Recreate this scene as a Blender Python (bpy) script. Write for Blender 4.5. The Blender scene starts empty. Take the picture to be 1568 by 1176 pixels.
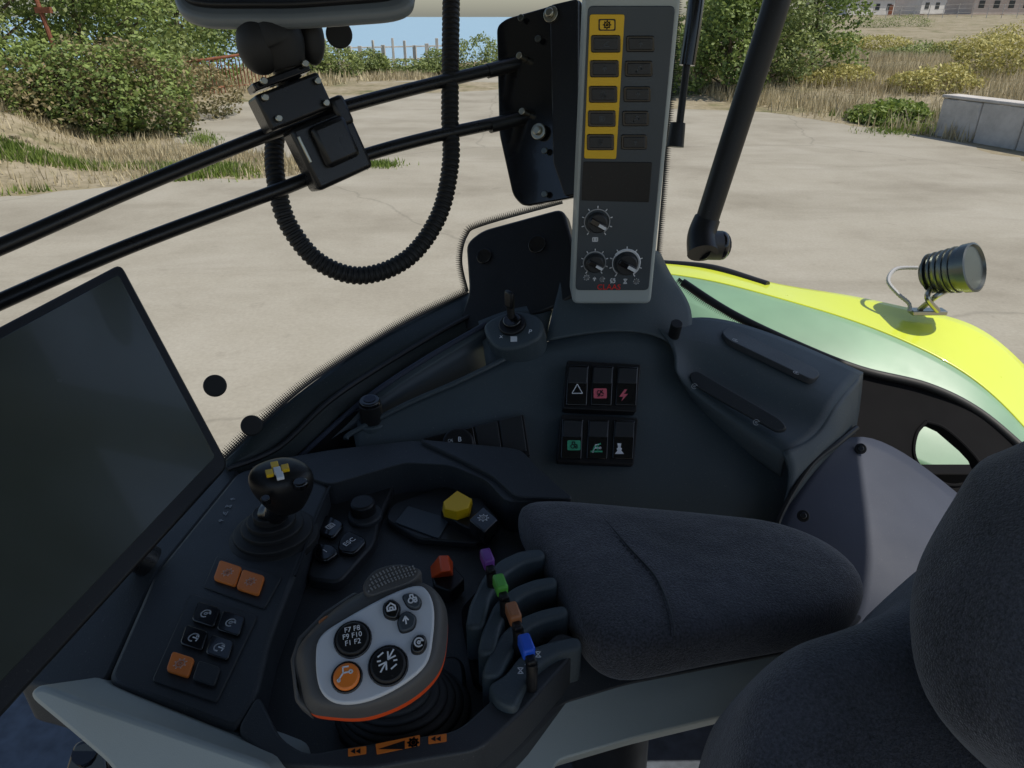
import bpy,bmesh,math,random
from math import sin,cos,radians,pi,hypot,atan2,sqrt
from mathutils import Vector,Matrix,noise
random.seed(7)
# ---------------------------------------------------------------- image pixel helpers
F=1080.;CX=784.;CY=588.;P=radians(27.6);C=Vector((0,0,2.6))
def D(u,v): return Vector(((u-CX)/F, cos(P)+(CY-v)/F*sin(P), -sin(P)+(CY-v)/F*cos(P)))
def W(u,v,t): return C+D(u,v)*t
def onP(u,v,pl):
    o,n=pl; d=D(u,v); return C+d*((o-C).dot(n)/d.dot(n))
def ZP(z): return (Vector((0,0,z)),Vector((0,0,1)))
def onZ(u,v,z): return onP(u,v,ZP(z))
def plane3(a,b,c):
    n=(b-a).cross(c-a).normalized()
    if n.dot(C-a)<0:n=-n
    return (a,n)
# ---------------------------------------------------------------- materials
def new_mat(name):
    m=bpy.data.materials.new(name);m.use_nodes=True
    return m,m.node_tree,m.node_tree.nodes['Principled BSDF']
def mat(name,col,rough=.5,metal=0,bump=0,bscale=600,var=0.12,vscale=6,spec=.5,sheen=0,coat=0,emit=None,dust=0):
    m,nt,b=new_mat(name);N=nt.nodes;L=nt.links
    b.inputs['Roughness'].default_value=rough;b.inputs['Metallic'].default_value=metal
    b.inputs['Specular IOR Level'].default_value=spec
    if sheen:b.inputs['Sheen Weight'].default_value=sheen;b.inputs['Sheen Roughness'].default_value=.5
    if coat:b.inputs['Coat Weight'].default_value=coat;b.inputs['Coat Roughness'].default_value=.05
    tc=N.new('ShaderNodeTexCoord')
    nz=N.new('ShaderNodeTexNoise');nz.inputs['Scale'].default_value=vscale;nz.inputs['Detail'].default_value=6
    L.new(tc.outputs['Object'],nz.inputs['Vector'])
    r=N.new('ShaderNodeValToRGB');r.color_ramp.elements[0].position=.3;r.color_ramp.elements[1].position=.7
    r.color_ramp.elements[0].color=[c*(1-var) for c in col]+[1];r.color_ramp.elements[1].color=[min(1,c*(1+var)) for c in col]+[1]
    L.new(nz.outputs['Fac'],r.inputs['Fac']);out=r.outputs['Color']
    if dust:
        nd=N.new('ShaderNodeTexNoise');nd.inputs['Scale'].default_value=420;nd.inputs['Detail'].default_value=3
        L.new(tc.outputs['Object'],nd.inputs['Vector'])
        rd=N.new('ShaderNodeValToRGB');rd.color_ramp.elements[0].position=.64;rd.color_ramp.elements[1].position=.76
        rd.color_ramp.elements[0].color=(0,0,0,1);rd.color_ramp.elements[1].color=(dust,dust,dust,1)
        L.new(nd.outputs['Fac'],rd.inputs['Fac'])
        mx=N.new('ShaderNodeMix');mx.data_type='RGBA';L.new(rd.outputs['Color'],mx.inputs['Factor']);L.new(out,mx.inputs['A']);mx.inputs['B'].default_value=(.3,.28,.25,1);out=mx.outputs['Result']
    L.new(out,b.inputs['Base Color'])
    mr=N.new('ShaderNodeMapRange');mr.inputs['To Min'].default_value=max(0,rough-.08);mr.inputs['To Max'].default_value=min(1,rough+.1)
    n3=N.new('ShaderNodeTexNoise');n3.inputs['Scale'].default_value=25;n3.inputs['Detail'].default_value=5
    L.new(tc.outputs['Object'],n3.inputs['Vector']);L.new(n3.outputs['Fac'],mr.inputs['Value']);L.new(mr.outputs['Result'],b.inputs['Roughness'])
    if bump:
        n2=N.new('ShaderNodeTexNoise');n2.inputs['Scale'].default_value=bscale;n2.inputs['Detail'].default_value=2
        L.new(tc.outputs['Object'],n2.inputs['Vector'])
        bp=N.new('ShaderNodeBump');bp.inputs['Strength'].default_value=bump;bp.inputs['Distance'].default_value=.001
        L.new(n2.outputs['Fac'],bp.inputs['Height']);L.new(bp.outputs['Normal'],b.inputs['Normal'])
    return m
M={}
M['plastic']=mat('console_plastic',(.056,.074,.084),.5,bump=.35,bscale=900,dust=.3)
M['plastic2']=mat('armrest_console_plastic',(.032,.036,.041),.48,bump=.35,bscale=900,dust=.25)
M['plate']=mat('switch_plate',(.022,.024,.027),.45,bump=.1)
M['black']=mat('black_plastic',(.010,.010,.011),.42,bump=.1,dust=.1,spec=.4)
M['matte']=mat('matte_black_trim',(.010,.010,.011),.9,spec=.08)
M['sillm']=mat('window_sill_rubber',(.022,.030,.030),.55,bump=.3,bscale=500,dust=.2,spec=.4)
M['gloss']=mat('gloss_black',(.007,.007,.008),.18,coat=.3)
M['rail']=mat('black_powdercoat',(.010,.010,.011),.28,bump=.2,bscale=1500)
M['rubber']=mat('rubber',(.013,.013,.013),.6)
M['grey']=mat('light_grey_plastic',(.40,.44,.43),.45,bump=.15,bscale=900,var=.06,dust=.15)
M['silver']=mat('silver_plate',(.62,.64,.67),.35,var=.04)
M['panel']=mat('dark_slate_panel',(.055,.068,.080),.45,var=.08)
M['yellow']=mat('yellow_plastic',(.85,.52,.01),.4,var=.05)
M['orange']=mat('orange_plastic',(.85,.22,.03),.4,var=.08)
M['redor']=mat('orange_red_trim',(.80,.09,.015),.4)
M['white']=mat('white_print',(.8,.81,.83),.5,var=.02)
M['lgrey']=mat('grey_print',(.38,.39,.40),.5,var=.02)
M['stud']=mat('stud_grey',(.24,.24,.24),.5,var=.02)
M['red']=mat('red_print',(.95,.03,.02),.5)
M['redd']=mat('dim_red_icon',(.65,.12,.16),.5)
M['greend']=mat('dim_green_icon',(.06,.42,.22),.5)
M['dgrey']=mat('lever_grey',(.085,.082,.080),.5,bump=.2,bscale=1200)
M['purple']=mat('purple_plastic',(.20,.06,.32),.4)
M['green']=mat('green_plastic',(.12,.48,.06),.4)
M['brown']=mat('brown_plastic',(.42,.16,.06),.4)
M['blue']=mat('blue_plastic',(.02,.12,.75),.4)
M['chrome']=mat('zinc_bolt',(.45,.43,.35),.3,metal=1)
M['steel']=mat('lamp_housing',(.13,.14,.13),.3,metal=.9)
M['fy']=mat('fender_paint',(.62,.70,.05),.3,var=.05,vscale=2,coat=.5)
M['fg']=mat('fender_glass_tint',(.20,.34,.22),.4,var=.2,vscale=3)  # pale green paints in the tint of the unmodelled window glass
M['cover']=mat('dark_blue_grey_cover',(.040,.048,.072),.62,bump=.15,bscale=900,dust=.1,spec=.3)
M['floor']=mat('floor_mat',(.08,.095,.12),.6,bump=.6,bscale=60,var=.3,vscale=30)
def fabric():
    m,nt,b=new_mat('seat_fabric');N=nt.nodes;L=nt.links
    tc=N.new('ShaderNodeTexCoord')
    v=N.new('ShaderNodeTexVoronoi');v.inputs['Scale'].default_value=650
    n=N.new('ShaderNodeTexNoise');n.inputs['Scale'].default_value=420;n.inputs['Detail'].default_value=4
    n2=N.new('ShaderNodeTexNoise');n2.inputs['Scale'].default_value=9;n2.inputs['Detail'].default_value=5
    n3=N.new('ShaderNodeTexNoise');n3.inputs['Scale'].default_value=14;n3.inputs['Detail'].default_value=2
    for x in(v,n,n2,n3):L.new(tc.outputs['Object'],x.inputs['Vector'])
    r=N.new('ShaderNodeValToRGB');r.color_ramp.elements[0].color=(.018,.019,.024,1);r.color_ramp.elements[1].color=(.105,.106,.130,1)
    r.color_ramp.elements[0].position=.36;r.color_ramp.elements[1].position=.7
    mx=N.new('ShaderNodeMath');mx.operation='MULTIPLY_ADD';mx.inputs[1].default_value=.4
    L.new(n2.outputs['Fac'],mx.inputs[0])
    m2=N.new('ShaderNodeMath');m2.operation='MULTIPLY';m2.inputs[1].default_value=.6
    L.new(n.outputs['Fac'],m2.inputs[0]);L.new(m2.outputs[0],mx.inputs[2]);L.new(mx.outputs[0],r.inputs['Fac'])
    L.new(r.outputs['Color'],b.inputs['Base Color']);b.inputs['Roughness'].default_value=.9
    b.inputs['Sheen Weight'].default_value=.3
    a=N.new('ShaderNodeMath');a.operation='ADD';L.new(v.outputs['Distance'],a.inputs[0]);L.new(n.outputs['Fac'],a.inputs[1])
    bp=N.new('ShaderNodeBump');bp.inputs['Strength'].default_value=.8;bp.inputs['Distance'].default_value=.001
    L.new(a.outputs[0],bp.inputs['Height'])
    b2=N.new('ShaderNodeBump');b2.inputs['Strength'].default_value=.6;b2.inputs['Distance'].default_value=.014
    L.new(n3.outputs['Fac'],b2.inputs['Height']);L.new(bp.outputs['Normal'],b2.inputs['Normal']);L.new(b2.outputs['Normal'],b.inputs['Normal'])
    return m
M['fabric']=fabric()
def ramp_noise(name,stops,scale,detail=8,rough=.9,bump=.3,bs=40,bd=.02,second=None):
    m,nt,b=new_mat(name);N=nt.nodes;L=nt.links
    tc=N.new('ShaderNodeTexCoord');n=N.new('ShaderNodeTexNoise');n.inputs['Scale'].default_value=scale;n.inputs['Detail'].default_value=detail;n.inputs['Roughness'].default_value=.65
    L.new(tc.outputs['Object'],n.inputs['Vector'])
    r=N.new('ShaderNodeValToRGB');e=r.color_ramp.elements
    while len(e)<len(stops):e.new(.5)
    for i,(p,c) in enumerate(stops):e[i].position=p;e[i].color=(*c,1)
    L.new(n.outputs['Fac'],r.inputs['Fac']);out=r.outputs['Color']
    if second:
        n4=N.new('ShaderNodeTexNoise');n4.inputs['Scale'].default_value=second[0];n4.inputs['Detail'].default_value=10;n4.inputs['Roughness'].default_value=.7
        L.new(tc.outputs['Object'],n4.inputs['Vector'])
        r4=N.new('ShaderNodeValToRGB');r4.color_ramp.elements[0].position=.35;r4.color_ramp.elements[1].position=.65
        r4.color_ramp.elements[0].color=(*[second[1]]*3,1);r4.color_ramp.elements[1].color=(1,1,1,1)
        L.new(n4.outputs['Fac'],r4.inputs['Fac'])
        mm=N.new('ShaderNodeMix');mm.data_type='RGBA';mm.blend_type='MULTIPLY';mm.inputs['Factor'].default_value=1
        L.new(out,mm.inputs['A']);L.new(r4.outputs['Color'],mm.inputs['B']);out=mm.outputs['Result']
    L.new(out,b.inputs['Base Color']);b.inputs['Roughness'].default_value=rough;b.inputs['Specular IOR Level'].default_value=.2
    n2=N.new('ShaderNodeTexNoise');n2.inputs['Scale'].default_value=bs;n2.inputs['Detail'].default_value=6;L.new(tc.outputs['Object'],n2.inputs['Vector'])
    bp=N.new('ShaderNodeBump');bp.inputs['Strength'].default_value=bump;bp.inputs['Distance'].default_value=bd
    L.new(n2.outputs['Fac'],bp.inputs['Height']);L.new(bp.outputs['Normal'],b.inputs['Normal'])
    return m
M['soil']=ramp_noise('dry_soil',[(.3,(.10,.12,.04)),(.45,(.28,.24,.15)),(.6,(.36,.31,.22)),(.75,(.15,.16,.06))],.5,second=(4,.7))
M['conc']=ramp_noise('worn_concrete',[(.28,(.27,.245,.195)),(.5,(.345,.32,.26)),(.72,(.39,.365,.305))],.45,bump=.12,bs=45,bd=.006,second=(26,.86))
def streaks():
    nt=M['conc'].node_tree;N=nt.nodes;L=nt.links;b=N['Principled BSDF'];src=b.inputs['Base Color'].links[0].from_socket
    tc=N.new('ShaderNodeTexCoord');mp=N.new('ShaderNodeMapping');mp.inputs['Scale'].default_value=(.35,.9,1);mp.inputs['Rotation'].default_value=(0,0,.35)
    n=N.new('ShaderNodeTexNoise');n.inputs['Scale'].default_value=.7;n.inputs['Detail'].default_value=9;n.inputs['Roughness'].default_value=.6;n.inputs['Distortion'].default_value=.6
    L.new(tc.outputs['Object'],mp.inputs['Vector']);L.new(mp.outputs[0],n.inputs['Vector'])
    r=N.new('ShaderNodeValToRGB');r.color_ramp.elements[0].position=.38;r.color_ramp.elements[0].color=(.80,.79,.77,1);r.color_ramp.elements[1].position=.52;r.color_ramp.elements[1].color=(1,1,1,1)
    L.new(n.outputs['Fac'],r.inputs['Fac'])
    # dark drips of oil / tyre rubber
    n5=N.new('ShaderNodeTexNoise');n5.inputs['Scale'].default_value=2.6;n5.inputs['Detail'].default_value=4;L.new(tc.outputs['Object'],n5.inputs['Vector'])
    r5=N.new('ShaderNodeValToRGB');r5.color_ramp.elements[0].position=.66;r5.color_ramp.elements[0].color=(1,1,1,1);r5.color_ramp.elements[1].position=.76;r5.color_ramp.elements[1].color=(.72,.71,.70,1)
    L.new(n5.outputs['Fac'],r5.inputs['Fac'])
    vo=N.new('ShaderNodeTexVoronoi');vo.feature='DISTANCE_TO_EDGE';vo.inputs['Scale'].default_value=.16
    nw=N.new('ShaderNodeTexNoise');nw.inputs['Scale'].default_value=1.2;nw.inputs['Detail'].default_value=6
    mm=N.new('ShaderNodeMix');mm.data_type='VECTOR';mm.inputs['Factor'].default_value=.35
    L.new(tc.outputs['Object'],nw.inputs['Vector']);L.new(tc.outputs['Object'],mm.inputs['A']);L.new(nw.outputs['Color'],mm.inputs['B']);L.new(mm.outputs['Result'],vo.inputs['Vector'])
    r2=N.new('ShaderNodeValToRGB');r2.color_ramp.elements[0].position=0;r2.color_ramp.elements[0].color=(.6,.6,.6,1);r2.color_ramp.elements[1].position=.003;r2.color_ramp.elements[1].color=(1,1,1,1)
    L.new(vo.outputs['Distance'],r2.inputs['Fac'])
    def mul(x,y,f=1):
        a=N.new('ShaderNodeMix');a.data_type='RGBA';a.blend_type='MULTIPLY';a.inputs['Factor'].default_value=f;L.new(x,a.inputs['A']);L.new(y,a.inputs['B']);return a.outputs['Result']
    o=mul(mul(mul(src,r.outputs['Color'],.7),r5.outputs['Color'],.6),r2.outputs['Color'],.5)
    L.new(o,b.inputs['Base Color'])
streaks()
M['wallc']=ramp_noise('concrete_block',[(.3,(.38,.36,.33)),(.6,(.55,.52,.48))],2,bump=.4)
M['rust']=ramp_noise('rusty_iron',[(.3,(.14,.05,.03)),(.7,(.28,.12,.07))],6)
M['bark']=ramp_noise('bark',[(.3,(.06,.045,.03)),(.7,(.16,.12,.09))],8,bump=.8)
M['plaster']=ramp_noise('plaster',[(.3,(.50,.40,.34)),(.7,(.62,.52,.46))],.5)
M['plaster2']=ramp_noise('plaster_white',[(.3,(.60,.58,.55)),(.7,(.7,.68,.65))],.5)
M['tile']=ramp_noise('roof_tile',[(.3,(.30,.12,.07)),(.7,(.42,.2,.12))],3)
M['win']=mat('window_dark',(.03,.04,.05),.1)
def leafmat(name,c0,c1,tr=.3):
    m,nt,b=new_mat(name);N=nt.nodes;L=nt.links
    at=N.new('ShaderNodeAttribute');at.attribute_name='rnd'
    tc=N.new('ShaderNodeTexCoord');n=N.new('ShaderNodeTexNoise');n.inputs['Scale'].default_value=.9;n.inputs['Detail'].default_value=3
    L.new(tc.outputs['Object'],n.inputs['Vector'])
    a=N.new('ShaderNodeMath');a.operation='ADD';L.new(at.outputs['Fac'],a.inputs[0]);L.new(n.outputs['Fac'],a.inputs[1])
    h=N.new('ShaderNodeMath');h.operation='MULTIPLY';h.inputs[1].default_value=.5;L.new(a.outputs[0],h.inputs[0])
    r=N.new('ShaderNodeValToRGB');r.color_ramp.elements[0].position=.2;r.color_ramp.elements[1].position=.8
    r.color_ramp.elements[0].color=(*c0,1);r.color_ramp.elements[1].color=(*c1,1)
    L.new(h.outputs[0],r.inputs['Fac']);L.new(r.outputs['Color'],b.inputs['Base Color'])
    b.inputs['Roughness'].default_value=.6
    t=N.new('ShaderNodeBsdfTranslucent');L.new(r.outputs['Color'],t.inputs['Color'])
    mx=N.new('ShaderNodeMixShader');mx.inputs[0].default_value=tr
    L.new(b.outputs[0],mx.inputs[1]);L.new(t.outputs[0],mx.inputs[2])
    L.new(mx.outputs[0],nt.nodes['Material Output'].inputs['Surface'])
    return m
M['leafA']=leafmat('leaves_green',(.055,.105,.025),(.30,.38,.10))
M['leafB']=leafmat('leaves_ivy',(.07,.09,.03),(.36,.28,.14))
M['leafC']=leafmat('leaves_olive',(.08,.12,.04),(.34,.40,.13))
M['dry']=leafmat('dry_grass',(.28,.23,.13),(.68,.59,.38),.3)
M['weed']=leafmat('green_weeds',(.08,.14,.02),(.27,.34,.07),.3)
M['yweed']=leafmat('yellow_broom',(.24,.23,.06),(.58,.52,.18),.3)
m,nt,b=new_mat('sea_water');b.inputs['Base Color'].default_value=(.28,.42,.52,1);b.inputs['Roughness'].default_value=.5
tcs=nt.nodes.new('ShaderNodeTexCoord');ns=nt.nodes.new('ShaderNodeTexNoise');ns.inputs['Scale'].default_value=.3;bs=nt.nodes.new('ShaderNodeBump');bs.inputs['Distance'].default_value=.3
nt.links.new(tcs.outputs['Object'],ns.inputs['Vector']);nt.links.new(ns.outputs['Fac'],bs.inputs['Height']);nt.links.new(bs.outputs['Normal'],b.inputs['Normal'])
M['sea']=m
m,nt,b=new_mat('glass_frit_dots');N=nt.nodes;L=nt.links
b.inputs['Base Color'].default_value=(.01,.01,.01,1);b.inputs['Roughness'].default_value=.4
uv=N.new('ShaderNodeUVMap');sp=N.new('ShaderNodeSeparateXYZ');L.new(uv.outputs[0],sp.inputs[0])
vv=N.new('ShaderNodeTexVoronoi');vv.inputs['Scale'].default_value=1;vv.inputs['Randomness'].default_value=0
L.new(uv.outputs[0],vv.inputs['Vector'])
mp=N.new('ShaderNodeMapRange');mp.inputs['From Min'].default_value=0;mp.inputs['From Max'].default_value=6;mp.inputs['To Min'].default_value=.75;mp.inputs['To Max'].default_value=.18
L.new(sp.outputs['Y'],mp.inputs['Value'])
lt=N.new('ShaderNodeMath');lt.operation='LESS_THAN';L.new(vv.outputs['Distance'],lt.inputs[0]);L.new(mp.outputs['Result'],lt.inputs[1])
L.new(lt.outputs[0],b.inputs['Alpha']);M['frit']=m
M['screen']=mat('dusty_screen_painted_reflection',(.040,.048,.040),.22,var=.45,vscale=2.2,coat=.3)  # greenish base and dusty smudges paint a hazy reflection into the glass
M['orange2']=mat('orange_icon',(.95,.55,.40),.5)
# ---------------------------------------------------------------- object helpers
CUR=[None]
def group(name,loc=None):
    e=bpy.data.objects.new(name,None);bpy.context.scene.collection.objects.link(e);e.empty_display_size=.1
    if loc:e.location=loc
    CUR[0]=e;return e
def end():CUR[0]=None
def link(o):
    bpy.context.scene.collection.objects.link(o)
    if CUR[0] is not None:
        o.parent=CUR[0];o.matrix_parent_inverse=Matrix.Translation(CUR[0].location).inverted()
    return o
def mk(name,verts,faces,m,bevel=0,sub=0,smooth=True,solid=0,seg=2,recalc=True,mats=None,fm=None):
    me=bpy.data.meshes.new(name);me.from_pydata([tuple(v) for v in verts],[],faces)
    for x in (mats or [m]):me.materials.append(M[x] if isinstance(x,str) else x)
    if fm:
        for p,i in zip(me.polygons,fm):p.material_index=i
    if recalc:
        bm=bmesh.new();bm.from_mesh(me);bmesh.ops.recalc_face_normals(bm,faces=bm.faces);bm.to_mesh(me);bm.free()
    if smooth:
        me.polygons.foreach_set('use_smooth',[True]*len(me.polygons))
        if not sub: me.set_sharp_from_angle(angle=radians(38))
    o=bpy.data.objects.new(name,me);link(o)
    if solid:
        s=o.modifiers.new('s','SOLIDIFY');s.thickness=solid;s.offset=-1
    if bevel:
        b=o.modifiers.new('b','BEVEL');b.width=bevel;b.segments=seg;b.limit_method='ANGLE';b.angle_limit=radians(40);b.harden_normals=False
    if sub:
        s=o.modifiers.new('u','SUBSURF');s.levels=sub;s.render_levels=sub
    return o
def rnd_poly(pts,r,seg=4):
    if r<=0:return list(pts)
    out=[];n=len(pts)
    for i in range(n):
        p=pts[i];a=pts[i-1]-p;b=pts[(i+1)%n]-p
        ra=min(r,a.length*.45);rb=min(r,b.length*.45)
        A=p+a.normalized()*ra;B=p+b.normalized()*rb
        for k in range(seg+1):
            t=k/seg;out.append(A*(1-t)**2+p*2*t*(1-t)+B*t*t)
    return out
def catmull(pts,n=8,closed=False):
    out=[];N_=len(pts)
    rng=range(N_) if closed else range(N_-1)
    for i in rng:
        if closed:p0,p1,p2,p3=pts[i-1],pts[i],pts[(i+1)%N_],pts[(i+2)%N_]
        else:p0=pts[max(i-1,0)];p1=pts[i];p2=pts[i+1];p3=pts[min(i+2,N_-1)]
        for k in range(n):
            t=k/n
            out.append(.5*((2*p1)+(-p0+p2)*t+(2*p0-5*p1+4*p2-p3)*t*t+(-p0+3*p1-3*p2+p3)*t**3))
    if not closed:out.append(pts[-1])
    return out
def prism(name,pts,vec,m,bevel=.001,seg=2):
    n=len(pts);v=list(pts)+[p+vec for p in pts]
    f=[list(range(n)),list(range(2*n-1,n-1,-1))]+[[i,(i+1)%n,n+(i+1)%n,n+i] for i in range(n)]
    return mk(name,v,f,m,bevel=bevel,seg=seg)
def plate(name,px,pl,off,th,m,r=0,bevel=.001,smooth=False,seg=2):
    pts=[onP(u,v,pl)+pl[1]*off for u,v in px]
    pts=catmull(pts,5,True) if smooth else rnd_poly(pts,r)
    return prism(name,pts,-pl[1]*th,m,bevel,seg)
def frame_of(n):
    n=n.normalized();x=Vector((1,0,0));x=(x-n*x.dot(n))
    if x.length<.1:x=Vector((0,1,0))-n*n.y
    x.normalize();return x,n.cross(x),n
def cyl(name,c,n,r,h,m,bevel=.001,seg=28,r2=None):
    x,y,n=frame_of(n);r2=r if r2 is None else r2
    v=[c+x*cos(a)*r2+y*sin(a)*r2+n*h for a in [2*pi*i/seg for i in range(seg)]]+[c+x*cos(a)*r+y*sin(a)*r for a in [2*pi*i/seg for i in range(seg)]]
    f=[list(range(seg)),list(range(2*seg-1,seg-1,-1))]+[[i,(i+1)%seg,seg+(i+1)%seg,seg+i] for i in range(seg)]
    return mk(name,v,f,m,bevel=bevel)
def discpx(name,uv,rpx,pl,off,th,m,bevel=.0008):
    c=onP(*uv,pl);t=(c-C).dot(Vector((0,cos(P),-sin(P))))
    return cyl(name,c+pl[1]*(off-th),pl[1],rpx*t/F,th,m,bevel)
def tube(name,pts,r,m,seg=14,res=8,radii=None,step=None):
    c=catmull([Vector(p) for p in pts],res)
    if step:
        d=[0]
        for i in range(1,len(c)):d.append(d[-1]+(c[i]-c[i-1]).length)
        n=int(d[-1]/step);o=[];j=0
        for k in range(n+1):
            s=min(k*step,d[-1]-1e-6)
            while d[j+1]<s:j+=1
            q=(s-d[j])/max(1e-9,d[j+1]-d[j]);o.append(c[j].lerp(c[j+1],q))
        c=o
    v=[];f=[];up=None
    for i,p in enumerate(c):
        tg=(c[min(i+1,len(c)-1)]-c[max(i-1,0)]).normalized()
        if up is None:
            up=tg.orthogonal().normalized()
        up=(up-tg*up.dot(tg)).normalized();s=tg.cross(up)
        rr=radii(i,len(c)) if radii else r
        for k in range(seg):
            a=2*pi*k/seg;v.append(p+(up*cos(a)+s*sin(a))*rr)
    for i in range(len(c)-1):
        for k in range(seg):
            a=i*seg+k;b_=i*seg+(k+1)%seg;f.append([a,b_,b_+seg,a+seg])
    f.append(list(range(seg)));L_=(len(c)-1)*seg;f.append([L_+k for k in range(seg)][::-1])
    return mk(name,v,f,m)
def loft(name,rings,mats,fm=None,cap0=True,cap1=True,sub=0,bevel=0):
    n=len(rings[0]);v=[p for r in rings for p in r];f=[];mi=[]
    for i in range(len(rings)-1):
        for k in range(n):
            f.append([i*n+k,i*n+(k+1)%n,(i+1)*n+(k+1)%n,(i+1)*n+k]);mi.append(fm[i] if fm else 0)
    if cap0:f.append(list(range(n))[::-1]);mi.append(fm[0] if fm else 0)
    if cap1:f.append([(len(rings)-1)*n+k for k in range(n)]);mi.append(fm[-1] if fm else 0)
    return mk(name,v,f,None,mats=mats,fm=mi,sub=sub,bevel=bevel)
def scaled(o,s,off):
    c=sum(o,Vector())/len(o);return [c+(p-c)*s+off for p in o]
def inset(o,d,off):
    c=sum(o,Vector())/len(o);out=[]
    for p in o:
        r=(c-p);l=r.length;out.append(p+r/l*min(d,l*.98)+off)
    return out
def pillow(name,o,n,prof,m,sub=1):
    return loft(name,[scaled(o,s,n*h) for s,h in prof],[m],sub=sub)
def pillow2(name,o,n,prof,m,sub=1):
    return loft(name,[inset(o,s,n*h) for s,h in prof],[m],sub=sub)
def grid(name,rows,m,sub=2,solid=.004):
    nc=len(rows[0]);v=[W(*p) for r in rows for p in r]
    f=[[i*nc+j,i*nc+j+1,(i+1)*nc+j+1,(i+1)*nc+j] for i in range(len(rows)-1) for j in range(nc-1)]
    o=mk(name,v,f,m,sub=0,recalc=False)
    me=o.data
    bm=bmesh.new();bm.from_mesh(me)
    for fc in bm.faces:
        if fc.normal.dot(C-fc.calc_center_median())<0:fc.normal_flip()
    bm.to_mesh(me);bm.free();me.polygons.foreach_set('use_smooth',[True]*len(me.polygons))
    s=o.modifiers.new('u','SUBSURF');s.levels=sub;s.render_levels=sub;s.boundary_smooth='PRESERVE_CORNERS'
    if solid:
        s=o.modifiers.new('s','SOLIDIFY');s.thickness=solid;s.offset=-1
    return o
def box(name,c,s,m,rot=0,bevel=.002,axes=None):
    if axes is None:
        axes=(Vector((cos(rot),sin(rot),0)),Vector((-sin(rot),cos(rot),0)),Vector((0,0,1)))
    X,Y,Z=[a*b/2 for a,b in zip(axes,s)];c=Vector(c)
    v=[c+X*i+Y*j+Z*k for k in(-1,1) for i,j in((-1,-1),(1,-1),(1,1),(-1,1))]
    return mk(name,v,[[0,3,2,1],[4,5,6,7],[0,1,5,4],[1,2,6,5],[2,3,7,6],[3,0,4,7]],m,bevel=bevel)
def sphere(name,c,r,m,sc=(1,1,1)):
    bm=bmesh.new();bmesh.ops.create_uvsphere(bm,u_segments=28,v_segments=16,radius=r)
    for v in bm.verts:v.co=Vector((v.co.x*sc[0],v.co.y*sc[1],v.co.z*sc[2]))+c
    me=bpy.data.meshes.new(name);bm.to_mesh(me);bm.free();me.materials.append(M[m]);me.polygons.foreach_set('use_smooth',[True]*len(me.polygons))
    return link(bpy.data.objects.new(name,me))
def pframe(uv,pl,off,dirpx):
    p=onP(*uv,pl)+pl[1]*off;q=onP(uv[0]+dirpx[0]*10,uv[1]+dirpx[1]*10,pl)+pl[1]*off
    x=(q-p).normalized();n=pl[1];return p,x,n.cross(x),n
def text(s,uv,size,pl,off,m,dirpx=(1,0),name='label'):
    cu=bpy.data.curves.new(name,'FONT');cu.body=s;cu.size=size;cu.align_x='CENTER';cu.align_y='CENTER';cu.extrude=.0002;cu.resolution_u=3
    o=bpy.data.objects.new('tmp',cu);bpy.context.scene.collection.objects.link(o)
    dg=bpy.context.evaluated_depsgraph_get();dg.update()
    me=bpy.data.meshes.new_from_object(o.evaluated_get(dg));bpy.data.objects.remove(o)
    me.materials.clear();me.materials.append(M[m])
    p,x,y,n=pframe(uv,pl,off,dirpx)
    me.transform(Matrix(((x.x,y.x,n.x,p.x),(x.y,y.y,n.y,p.y),(x.z,y.z,n.z,p.z),(0,0,0,1))))
    return link(bpy.data.objects.new(name,me))
def arc(cx,cy,r,a0,a1,n=12):return [(cx+r*cos(a0+(a1-a0)*k/n),cy+r*sin(a0+(a1-a0)*k/n)) for k in range(n+1)]
def gearpts(r):return [[(cos(a)*r*.75,sin(a)*r*.75),(cos(a)*r*1.1,sin(a)*r*1.1)] for a in [k*pi/4 for k in range(8)]]
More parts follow.
